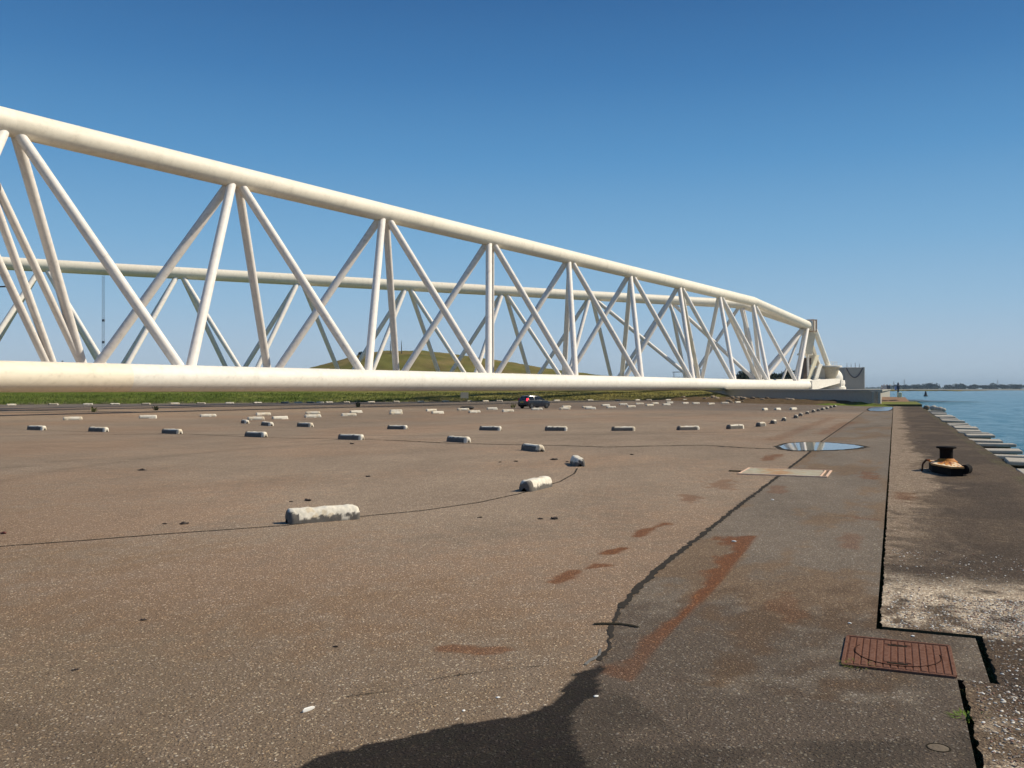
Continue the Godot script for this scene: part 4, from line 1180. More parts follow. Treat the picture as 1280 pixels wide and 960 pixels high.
# -------------------------------------------------------------- car
func car():
	# built facing +x, then turned; small hatchback
	var o = thing("parked_car", "dark blue hatchback parked at the white block row with its brake light lit", "car", G(2.05, 83.3, 0.0), 0.72)
	o.scale = Vector3.ONE * 0.8
	var prof := [  # x, floor, waist height, half width at waist, roof height, half width at roof
		[-1.86, 0.50, 0.80, 0.66, 0.82, 0.60], [-1.82, 0.30, 0.92, 0.76, 0.95, 0.66], [-1.74, 0.24, 0.98, 0.81, 1.10, 0.64], [-1.55, 0.22, 0.98, 0.84, 1.40, 0.58], [-1.2, 0.20, 0.97, 0.85, 1.47, 0.60], [-0.6, 0.20, 0.96, 0.86, 1.49, 0.61], [0.0, 0.20, 0.95, 0.86, 1.46, 0.60], [0.45, 0.20, 0.94, 0.86, 1.33, 0.60], [0.95, 0.20, 0.93, 0.85, 0.97, 0.72], [1.35, 0.20, 0.86, 0.83, 0.88, 0.70], [1.7, 0.24, 0.74, 0.77, 0.76, 0.66], [1.86, 0.34, 0.62, 0.66, 0.63, 0.58]]
	var m := MB.new()
	var ring = func(p): return [Vector3(p[0], p[1], p[3] * 0.93), Vector3(p[0], p[1] + 0.12, p[3]), Vector3(p[0], p[2] - 0.1, p[3] * 1.0), Vector3(p[0], p[2], p[3] * 0.97), Vector3(p[0], p[4] - 0.05, p[5]), Vector3(p[0], p[4], p[5] * 0.85), Vector3(p[0], p[4] + 0.015, 0), Vector3(p[0], p[4], -p[5] * 0.85), Vector3(p[0], p[4] - 0.05, -p[5]), Vector3(p[0], p[2], -p[3] * 0.97), Vector3(p[0], p[2] - 0.1, -p[3]), Vector3(p[0], p[1] + 0.12, -p[3]), Vector3(p[0], p[1], -p[3] * 0.93)]
	var rs := []
	for p in prof: rs.append(ring.call(p))
	for k in rs.size():
		for e in 13:
			m.v.append(rs[k][e]); m.n.append(Vector3.UP); m.c.append(Color(1, 1, 1))
	for k in rs.size() - 1:
		for e in 12:
			var q = k * 13 + e
			m.i.append_array([q, q + 1, q + 13, q + 1, q + 14, q + 13])
	for e in [0, rs.size() - 1]:
		var kk = m.v.size()
		m.v.append(Vector3(prof[e][0] - (0.03 if e == 0 else -0.03), 0.55, 0)); m.n.append(Vector3.UP); m.c.append(Color(1, 1, 1))
		for b in 12:
			if e == 0: m.i.append_array([kk, e * 13 + b + 1, e * 13 + b])
			else: m.i.append_array([kk, e * 13 + b, e * 13 + b + 1])
	put("body", m.mesh(true), M.carpaint, o)
	# side, rear and front glass, set just proud of the body
	for s in [1.0, -1.0]:
		for w in [[-1.42, -0.72], [-0.66, 0.1], [0.16, 0.72]]:
			m = MB.new()
			var a = w[0]; var b = w[1]
			var top = func(x): return lerp(1.38, 1.42, clamp((x + 1.5) / 1.0, 0, 1)) if x < 0.05 else lerp(1.40, 1.08, (x - 0.05) / 0.7)
			var pt = func(x, y): return Vector3(x, y, s * (lerp(0.865, 0.635, clamp((y - 0.95) / 0.48, 0, 1)) + 0.006))
			var q = [pt.call(a, 1.0), pt.call(b, 1.0), pt.call(b, top.call(b)), pt.call(a + 0.04, top.call(a))]
			if s > 0: m.quad(q[0], q[1], q[2], q[3])
			else: m.quad(q[3], q[2], q[1], q[0])
			put("window", m.mesh(), M.glass, o)
	m = MB.new()
	m.quad(Vector3(-1.755, 1.06, -0.6), Vector3(-1.755, 1.06, 0.6), Vector3(-1.585, 1.38, 0.52), Vector3(-1.585, 1.38, -0.52))
	put("rear_window", m.mesh(), M.glass, o)
	m = MB.new()
	m.quad(Vector3(0.97, 1.0, 0.66), Vector3(0.97, 1.0, -0.66), Vector3(0.5, 1.335, -0.54), Vector3(0.5, 1.335, 0.54))
	put("windscreen", m.mesh(), M.glass, o)
	for s in [1.0, -1.0]:
		m = MB.new()
		m.box(Vector3(-1.70, 1.02, s * 0.70), Vector3(0.09, 0, -0.02 * s), Vector3(0.04, 0.15, 0), Vector3(0.02, 0, 0.08), 0.02)
		put("tail_light", m.mesh(), M.stoplight if s > 0 else M.lens, o)
		m = MB.new()
		m.tone = Color(0.8, 0.8, 0.8)
		m.box(Vector3(1.66, 0.68, s * 0.62), Vector3(0.12, 0, -0.05 * s), Vector3(0, 0.08, 0), Vector3(0.03, 0, 0.13), 0.02)
		put("headlight", m.mesh(), M.glass, o)
		m = MB.new()
		m.tone = Color(0.02, 0.025, 0.04)
		m.ball(Vector3(0.62, 1.0, s * 0.98), Vector3(0.08, 0.09, 0.1), 10, 8)
		put("mirror", m.mesh(), M.plain, o)
		for x in [-1.16, 1.18]:
			m = MB.new()
			m.tone = Color(0.02, 0.02, 0.02)
			m.lathe(Vector3(x, 0.30, s * 0.68), Vector3(0, 0, s), [Vector2(0.2, 0), Vector2(0.29, 0.01), Vector2(0.305, 0.05), Vector2(0.305, 0.17), Vector2(0.27, 0.2), Vector2(0.19, 0.19)], 22)
			var wl = put("wheel", m.mesh(), M.rubber, o)
			m = MB.new()
			m.lathe(Vector3(x, 0.30, s * 0.872), Vector3(0, 0, s), [Vector2(0.185, 0), Vector2(0.06, 0.012), Vector2(0.03, 0.02)], 16)
			put("rim", m.mesh(), M.alloy, wl)
	m = MB.new()
	m.tone = Color(0.03, 0.03, 0.035)
	m.box(Vector3(-1.87, 0.52, 0), Vector3(0.05, 0, 0), Vector3(0, 0.12, 0), Vector3(0, 0, 0.72), 0.03)
	put("bumper", m.mesh(), M.plain, o)
	m = MB.new()
	m.tone = Color(0.5, 0.42, 0.08)
	m.box(Vector3(-1.90, 0.74, 0), Vector3(0.02, 0, 0), Vector3(0, 0.06, 0), Vector3(0, 0, 0.26), 0.005)
	put("number_plate", m.mesh(), M.plain, o)

# -------------------------------------------------------------- bollard
func bollard():
	var o = thing("mooring_bollard", "black capped mooring bollard on a rusty yellow base plate on the quay deck", "bollard", Q(1.0, 21.6, 0.012), -QA)
	o.scale = Vector3(0.86, 0.95, 0.8)
	# x across the quay, -z along it
	var foot := [Vector2(-0.34, -0.85), Vector2(0.26, -0.80), Vector2(0.34, 1.25), Vector2(0.08, 1.32), Vector2(-0.30, 0.35)]
	var m := MB.new()
	m.tone = Color(0.9, 0.85, 0.8)
	m.prism(foot, -0.02, 0.165)
	put("base_block", m.mesh(), M.black, o)
	m = MB.new()
	var big := []
	for p in foot: big.append(p * 1.05)
	# plate: paint and rust in patches, laid out as a fan round the post
	var post := Vector2(0.05, -0.42)
	var n = big.size()
	for k in n:
		var a = big[k]; var b = big[(k + 1) % n]
		for e in 6:
			for r in 6:
				var p = a.lerp(b, e / 6.0); var q = a.lerp(b, (e + 1) / 6.0)
				var f0 = r / 6.0; var f1 = (r + 1) / 6.0
				var ctr = post.lerp((p + q) / 2, (f0 + f1) / 2)
				var w = n2.get_noise_2d(ctr.x * 5.0, ctr.y * 4.0) - 0.35 + 0.9 * (f0 + f1) / 2
				m.tone = Color(0.86, 0.72, 0.48) if w > 0.32 else (Color(0.62, 0.27, 0.04) if w > -0.05 else Color(0.22, 0.07, 0.025))
				var lift = func(t): return 0.2 + 0.03 * (1.0 - t)
				var P = [post.lerp(p, f0), post.lerp(q, f0), post.lerp(q, f1), post.lerp(p, f1)]
				var V = [Vector3(P[0].x, lift.call(f0), P[0].y), Vector3(P[1].x, lift.call(f0), P[1].y), Vector3(P[2].x, lift.call(f1), P[2].y), Vector3(P[3].x, lift.call(f1), P[3].y)]
				if (V[2] - V[1]).cross(V[3] - V[1]).y > 0: m.quad(V[0], V[1], V[2], V[3])
				else: m.quad(V[3], V[2], V[1], V[0])
		m.tone = Color(0.45, 0.25, 0.09)
		m.quad(Vector3(b.x, 0.167, b.y), Vector3(a.x, 0.167, a.y), Vector3(a.x, 0.205, a.y), Vector3(b.x, 0.205, b.y))
	put("base_plate", m.mesh(), M.rustpaint, o)
	m = MB.new()
	m.tone = Color(0.75, 0.7, 0.68)
	m.lathe(Vector3(post.x, 0.2, post.y), Vector3.UP, [Vector2(0.165, 0), Vector2(0.16, 0.05), Vector2(0.155, 0.1), Vector2(0.155, 0.28), Vector2(0.18, 0.31)], 28)
	put("post", m.mesh(), M.black, o)
	m = MB.new()
	m.tone = Color(0.50, 0.20, 0.03)
	m.lathe(Vector3(post.x, 0.212, post.y), Vector3.UP, [Vector2(0.27, 0), Vector2(0.22, 0.025), Vector2(0.185, 0.06), Vector2(0.168, 0.07)], 24, false)
	put("collar", m.mesh(), M.rustpaint, o)
	m = MB.new()
	m.lathe(Vector3(post.x, 0.505, post.y), Vector3.UP, [Vector2(0.17, 0), Vector2(0.235, 0.012), Vector2(0.24, 0.03), Vector2(0.225, 0.05), Vector2(0.05, 0.06)], 32)
	put("cap", m.mesh(), M.black, o)
	m = MB.new()
	m.tone = Color(0.8, 0.55, 0.4)
	m.path([Vector3(-0.33, 0.22, -0.6), Vector3(-0.42, 0.23, -0.4), Vector3(-0.50, 0.16, -0.1), Vector3(-0.53, 0.02, 0.12)], 0.022, 8)
	put("bent_rod", m.mesh(), M.rust, o)
	m = MB.new()
	m.tube(Vector3(0.38, 0.13, 1.05), Vector3(0.47, 0.13, 0.75), 0.105, 18)
	put("roller", m.mesh(), M.black, o)

# -------------------------------------------------------------- covers let into the ground
func covers():
	var o = thing("manhole_cover", "rust red ribbed iron manhole cover in the notch of the quay deck", "manhole cover", Q(0.015, 6.63, 0), -QA)
	var m := MB.new()
	for e in [[0, -0.365, 0.335, 0.012], [0, 0.365, 0.335, 0.012]]: m.box(Vector3(e[0], 0.003, e[1]), Vector3(e[2], 0, 0), Vector3(0, 0.012, 0), Vector3(0, 0, e[3]), 0.003)
	for s in [1.0, -1.0]: m.box(Vector3(s * 0.33, 0.003, 0), Vector3(0.012, 0, 0), Vector3(0, 0.012, 0), Vector3(0, 0, 0.35), 0.003)
	put("frame", m.mesh(), M.rust, o)
	m = MB.new()
	m.tone = Color(0.7, 0.62, 0.6)
	m.box(Vector3(0, -0.003, 0), Vector3(0.316, 0, 0), Vector3(0, 0.012, 0), Vector3(0, 0, 0.352))
	put("plate", m.mesh(), M.rust, o)
	for k in 14:
		m = MB.new()
		m.tone = Color(1.15, 1.12, 1.1) * rng.randf_range(0.8, 1.12)
		var x = -0.29 + 0.58 * k / 13.0
		var cut = abs(k - 6.5) < 2.0
		for z in ([[-0.335, -0.25], [-0.2, 0.19], [0.245, 0.335]] if cut else [[-0.335, 0.335]]):
			m.box(Vector3(x, 0.008, (z[0] + z[1]) / 2), Vector3(0.0185, 0, 0), Vector3(0, rng.randf_range(0.004, 0.006), 0), Vector3(0, 0, (z[1] - z[0]) / 2), 0.003)
		put("rib", m.mesh(), M.rust, o)
	for z in [-0.225, 0.218]:
		m = MB.new()
		m.box(Vector3(0, 0.009, z), Vector3(0.062, 0, 0), Vector3(0, 0.004, 0), Vector3(0, 0, 0.011), 0.002)
		put("lifting_slot", m.mesh(), M.soil, o)
	m = MB.new()
	var lp := []
	for k in 40:
		var t = lerp(-3.6, 0.25, k / 39.0)
		lp.append(Vector3(0.27 * cos(t), 0.0135, -0.02 - 0.30 * sin(t) * (1.0 if sin(t) < 0 else 0.85)))
	m.tone = Color(0.30, 0.28, 0.28)
	m.path(lp, 0.004, 6)
	put("wire_loop", m.mesh(), M.rust, o)
	# pale slab with an iron frame across the tar seam
	o = thing("access_slab", "pale concrete access slab in a steel frame lying across the tar seam", "access cover", Q(-2.15, 20.15, 0), -QA)
	m = MB.new()
	var sx := PackedFloat32Array(); var sz := PackedFloat32Array()
	for k in 29: sx.append(-0.84 + 1.56 * k / 28.0); sz.append(-0.70 + 1.40 * k / 28.0)
	var stone = func(x, z):
		var w = n1.get_noise_2d(x * 3.0 + 8.0, z * 2.0) + 0.5 * n2.get_noise_2d(x * 3.0, z * 3.0)
		var c = Color(1.12, 0.98, 0.82).lerp(Color(0.95, 0.62, 0.38), sm(0.0, 0.4, w + 0.25 - abs(x + 0.1)))
		return c * (1.0 + 0.2 * w)
	m.box(Vector3(-0.06, 0.004, 0), Vector3(0.779, 0, 0), Vector3(0, 0.012, 0), Vector3(0, 0, 0.699))
	put("bed", m.mesh(), M.concrete, o)
	var top_face = grid(sx, sz, func(x, z): return Vector3(x, 0.020, z), stone)
	put("slab", top_face, M.concrete, o)
	m = MB.new()
	m = MB.new()
	m.tone = Color(0.75, 0.55, 0.42)
	for s in [1.0, -1.0]:
		m.box(Vector3(0, 0.004, s * 0.75), Vector3(0.90, 0, 0), Vector3(0, 0.02, 0), Vector3(0, 0, 0.022), 0.004)
		m.box(Vector3(s * 0.87, 0.004, 0), Vector3(0.022, 0, 0), Vector3(0, 0.02, 0), Vector3(0, 0, 0.725), 0.004)
	m.box(Vector3(0.76, 0.004, 0), Vector3(0.016, 0, 0), Vector3(0, 0.02, 0), Vector3(0, 0, 0.725), 0.004)
	put("frame", m.mesh(), M.rustpaint, o)
	m = MB.new()
	m.box(Vector3(-1.05, 0.01, 0.1), Vector3(0.13, 0, 0), Vector3(0, 0.01, 0), Vector3(0, 0, 0.06), 0.004)
	put("hinge", m.mesh(), M.soil, o)
	# small round valve cap near the corner of the deck
	o = thing("valve_cap", "small round valve cap set in dark asphalt beside the deck joint", "valve cap", Q(0.2, 5.02, 0))
	m = MB.new()
	m.tone = Color(2.2, 2.0, 2.0)
	m.lathe(Vector3(0, -0.01, 0), Vector3.UP, [Vector2(0.058, 0), Vector2(0.058, 0.012), Vector2(0.052, 0.013), Vector2(0.05, 0.008)], 24, false)
	put("ring", m.mesh(), M.soil, o)
	m = MB.new()
	m.tone = Color(0.40, 0.34, 0.28)
	m.lathe(Vector3(0, -0.01, 0), Vector3.UP, [Vector2(0.049, 0), Vector2(0.049, 0.011), Vector2(0.02, 0.013)], 20)
	put("lid", m.mesh(), M.concrete, o)

# -------------------------------------------------------------- weeds, litter, scraps
func tuft(count: int, h: float, spread: float, tone: Color, sd: int) -> ArrayMesh:
	var r := RandomNumberGenerator.new(); r.seed = sd
	var m := MB.new()
	for k in count:
		var an = r.randf() * TAU; var d = Vector3(cos(an), 0, sin(an))
		var p = d * spread * sqrt(r.randf()) * 0.7
		var e = Vector3(-d.z, 0, d.x) * h * r.randf_range(0.05, 0.11)
		var hh = h * r.randf_range(0.4, 1.0)
		m.tone = tone * r.randf_range(0.6, 1.5)
		var mid = p + d * spread * 0.3 + Vector3(0, hh * 0.6, 0); var tip = p + d * spread * r.randf_range(0.4, 0.9) + Vector3(0, hh * r.randf_range(0.5, 1.0), 0)
		m.quad(p - e * 0.6, p + e * 0.6, mid + e, mid - e)
		m.tri(mid - e, mid + e, tip)
	return m.mesh()

func small_things():
	# weeds in the joint and the yard
	var green := Color(0.13, 0.19, 0.035)
	tag(put("weed", tuft(90, 0.05, 0.085, green, 1), M.blade, self, Q(0.37, 5.55, -0.02)), "bright green weed growing at the joint beside the lower deck corner", "weed")
	tag(put("weed", tuft(70, 0.035, 0.10, Color(0.17, 0.18, 0.05), 2), M.blade, self, Q(-0.22, 6.30, -0.005)), "yellow-green weed growing over the corner of the iron cover", "weed")
	var wl := [[G(-32.46, 70.2), "small green weed sprouting from the yard left of the double white block"], [G(-29.67, 75.4), "dark upright weed in the grey road behind the white rows"], [G(0.1, 86.0), "dry brown weed standing just behind the parked car"], [G(-14.9, 87.5), "dark bushy weed at the end of the truss shadow"]]
	for k in 4:
		tag(put("weed", tuft(26, 0.6 if k != 3 else 0.8, 0.28, Color(0.07, 0.075, 0.045) if k % 2 else Color(0.14, 0.15, 0.06), 10 + k), M.blade, self, wl[k][0]), wl[k][1], "weed")
	# moss and grass lining the joint: nobody could count it
	var mm := MultiMesh.new()
	mm.transform_format = MultiMesh.TRANSFORM_3D; mm.use_colors = true
	mm.mesh = tuft(9, 0.03, 0.03, Color(1, 1, 1), 5); mm.instance_count = 3200
	for k in 3200:
		var p: Vector3; var q = rng.randf()
		if q < 0.55: p = Q(-0.10 + rng.randf_range(-0.02, 0.02), 7.4 + 40.0 * pow(rng.randf(), 1.6), -0.055)
		elif q < 0.75: p = Q(rng.randf_range(-0.1, 0.55), 7.32 + rng.randf_range(-0.02, 0.02), -0.05)
		elif q < 0.85: p = Q(0.56 + rng.randf_range(-0.01, 0.01), rng.randf_range(6.25, 7.3), -0.055)
		else: p = Q(0.38 + rng.randf_range(-0.012, 0.012), rng.randf_range(3.5, 6.2), -0.055)
		mm.set_instance_transform(k, Transform3D(Basis(Vector3.UP, rng.randf() * TAU).scaled(Vector3.ONE * rng.randf_range(0.5, 1.3)), p))
		mm.set_instance_color(k, Color(0.06, 0.075, 0.022).lerp(Color(0.16, 0.14, 0.05), rng.randf()) * rng.randf_range(0.6, 1.4))
	var g := MultiMeshInstance3D.new()
	g.name = "moss"; g.multimesh = mm; g.material_override = M.blade
	g.set_meta("kind", "stuff"); g.set_meta("label", "dark moss and grass lining the deck joint")
	add_child(g, true)
	# loose gravel and shell on the deck
	var pm := MB.new()
	pm.ball(Vector3.ZERO, Vector3(1, 0.55, 0.75), 7, 5, func(d): return 1.0 + 0.5 * n2.get_noise_3d(d.x, d.y, d.z))
	mm = MultiMesh.new()
	mm.transform_format = MultiMesh.TRANSFORM_3D; mm.use_colors = true
	mm.mesh = pm.mesh(true); mm.instance_count = 11000
	var tones := [Color(0.62, 0.57, 0.48), Color(0.40, 0.34, 0.27), Color(0.25, 0.19, 0.15), Color(0.22, 0.11, 0.07), Color(0.72, 0.69, 0.63), Color(0.14, 0.11, 0.085)]
	for k in 11000:
		var u = rng.randf_range(-0.05, 2.4); var v = 4.0 + 7.0 * pow(rng.randf(), 1.2)
		if v < 6.2: u = max(u, 0.43 + 0.3 * rng.randf())
		elif v < 7.36: u = max(u, 0.61 + 0.3 * rng.randf())
		if n1.get_noise_2d(u * 1.2 + 50.0, v * 0.9) > 0.12 and rng.randf() < 0.7: v = 7.4 + rng.randf() * 1.3
		var s = lerp(0.0035, 0.013, pow(rng.randf(), 2.5))
		mm.set_instance_transform(k, Transform3D(Basis(Vector3.UP, rng.randf() * TAU).scaled(Vector3(s, s * 0.8, s)), Q(u, v, 0.013)))
		mm.set_instance_color(k, tones[rng.randi() % tones.size()] * rng.randf_range(0.7, 1.15))
	g = MultiMeshInstance3D.new()
	g.name = "gravel"; g.multimesh = mm; g.material_override = M.plain
	g.set_meta("kind", "stuff"); g.set_meta("label", "loose gravel and shell grit on the quay deck")
	add_child(g, true)
	# bits of litter and shell
	var li := [[-3.02, 4.22, 0.045, "thin white feather-like strip lying on the brown asphalt"], [-2.13, 4.83, 0.014, "white shell chip just above the damp patch's edge"], [-2.22, 4.56, 0.012, "tiny white shell chip at the damp patch's left edge"], [-1.61, 5.07, 0.017, "white shell chip right of the damp patch"], [-1.74, 10.83, 0.03, "white shell lying on the rust stain of the grey strip"], [-0.32, 7.41, 0.016, "white shell chip near the joint above the iron cover"], [-1.82, 15.13, 0.03, "white shell chip on the grey strip before the access slab"], [0.12, 7.2, 0.016, "white bird dropping-sized shell above the iron cover"]]
	for k in li.size():
		var m := MB.new()
		m.tone = Color(0.78, 0.77, 0.73)
		var s = li[k][2]
		m.ball(Vector3.ZERO, Vector3(s, s * 0.3, s * (0.16 if k == 0 else 0.65)), 10, 6, func(d): return 1.0 + 0.4 * n2.get_noise_3d(d.x + k, d.y, d.z))
		var o = put("feather" if k == 0 else "shell", m.mesh(true), M.plain, self, Q(li[k][0], li[k][1], s * 0.22))
		o.scale.z = 0.55 if k == 0 else 1.0
		o.rotation.y = 0.9 if k == 0 else rng.randf() * TAU
		tag(o, li[k][3], "feather" if k == 0 else "shell")
	var de := [Vector3(-8.68, 12.12, 1.0), Vector3(-8.85, 11.9, 0.5), Vector3(-8.71, 9.4, 0.9), Vector3(-8.95, 9.3, 0.5), Vector3(-15.28, 15.21, 1.3), Vector3(-10.2, 7.9, 0.8), Vector3(-4.33, 11.73, 0.9), Vector3(-4.5, 11.66, 0.6), Vector3(-7.92, 21.49, 1.4), Vector3(-8.62, 20.65, 0.8), Vector3(-8.9, 20.3, 0.7), Vector3(-5.87, 15.06, 0.8), Vector3(-5.33, 11.47, 0.5), Vector3(-5.38, 5.37, 0.4), Vector3(-4.83, 4.25, 0.35), Vector3(-3.59, 5.34, 0.3), Vector3(-9.92, 15.9, 0.8), Vector3(-16.29, 25.15, 1.2), Vector3(-7.4, 21.0, 0.7), Vector3(-6.6, 24.0, 0.9)]
	for k in de.size():
		var m := MB.new()
		m.tone = Color(0.05, 0.035, 0.025) if k != 5 else Color(0.12, 0.03, 0.02)
		var s = 0.062 * de[k].z
		m.ball(Vector3.ZERO, Vector3(s * 0.9, s * 0.3, s * 0.5), 14, 8, func(d): return 1.0 + 1.6 * n2.get_noise_3d(d.x * 1.3 + k * 3, d.y, d.z * 1.3))
		var o = put("debris_scrap", m.mesh(true), M.plain, self, Q(de[k].x, de[k].y, s * 0.12))
		o.rotation.y = rng.randf_range(-0.5, 0.5)
		tag(o, "small dark scrap of debris lying on the brown asphalt" if k != 5 else "reddish scrap of debris at the yard's left edge", "debris", "dark scraps on the asphalt")
	# a dark bag or tyre beside the white rows
	var t := MB.new()
	t.tone = Color(0.03, 0.03, 0.03)
	t.lathe(Vector3.ZERO, Vector3.UP, [Vector2(0.3, 0), Vector2(0.55, 0.03), Vector2(0.62, 0.13), Vector2(0.55, 0.23), Vector2(0.3, 0.26), Vector2(0.27, 0.13)], 20, false)
	tag(put("old_tyre", t.mesh(true), M.rubber, self, G(-3.95, 79.5, 0.0)), "black tyre lying behind a white block in the farther row", "tyre")
	# signboard in the grass
	var o = thing("signboard", "plain grey signboard standing on two posts in the grass bank", "sign", B(58.5, 2.0, 0.1), 0.25)
	for s in [1.0, -1.0]:
		var m := MB.new()
		m.tone = Color(0.3, 0.3, 0.3)
		m.box(Vector3(0.4 * s, 0.35, -0.05), Vector3(0.035, 0, 0), Vector3(0, 0.4, 0), Vector3(0, 0, 0.035))
		put("post", m.mesh(), M.plain, o)
	var sb := MB.new()
	sb.tone = Color(0.42, 0.40, 0.36)
	sb.box(Vector3(0, 0.75, 0), Vector3(0.58, 0, 0), Vector3(0, 0.42, 0), Vector3(0, 0, 0.02), 0.005)
	put("board", sb.mesh(), M.plain, o)

# -------------------------------------------------------------- background
func tree(at: Vector3, h: float, w: float, sd: int, label: String):
	var r := RandomNumberGenerator.new(); r.seed = sd
	var o = thing("tree", label, "tree", at, 0.0, "dark trees behind the pivot")
	var m := MB.new()
	m.tone = Color(0.06, 0.045, 0.03)
	m.lathe(Vector3.ZERO, Vector3.UP, [Vector2(0.28, 0), Vector2(0.2, h * 0.4), Vector2(0.06, h * 0.85)], 8)
	for k in 6:
		var an = k * 1.1 + r.randf()
		m.path([Vector3(0, h * (0.25 + 0.06 * k), 0), Vector3(cos(an) * w * 0.25, h * (0.42 + 0.05 * k), sin(an) * w * 0.25), Vector3(cos(an) * w * 0.42, h * (0.5 + 0.06 * k), sin(an) * w * 0.42)], 0.07, 5)
	put("trunk", m.mesh(), M.plain, o)
	m = MB.new()
	foliage(m, Vector3(0, h * 0.56, 0), Vector3(w * 0.5, h * 0.46, w * 0.45), 14, 1700, 0.5, Color(0.020, 0.030, 0.014), r)
	put("crown", m.mesh(), M.leaf, o)

func foliage(m: MB, ctr: Vector3, ext: Vector3, lumps: int, leaves: int, size: float, tone: Color, r: RandomNumberGenerator):
	var L := []
	for k in lumps:
		var d = Vector3(r.randfn(), r.randfn() * 0.8, r.randfn()).normalized() * pow(r.randf(), 0.4) * 0.66
		L.append([ctr + d * ext, r.randf_range(0.34, 0.55)])
	for k in leaves:
		var l = L[r.randi() % lumps]
		var d = Vector3(r.randfn(), r.randfn(), r.randfn()).normalized()
		var p = l[0] + d * ext * l[1] * r.randf_range(0.7, 1.02)
		var a = Vector3(r.randfn(), r.randfn(), r.randfn()).normalized()
		var b = a.cross(d).normalized() * size * r.randf_range(0.5, 1.1)
		var c = a * size * r.randf_range(0.6, 1.2)
		m.tone = tone * r.randf_range(0.6, 1.7)
		m.quad(p - b, p - c * 0.5, p + b, p + c)

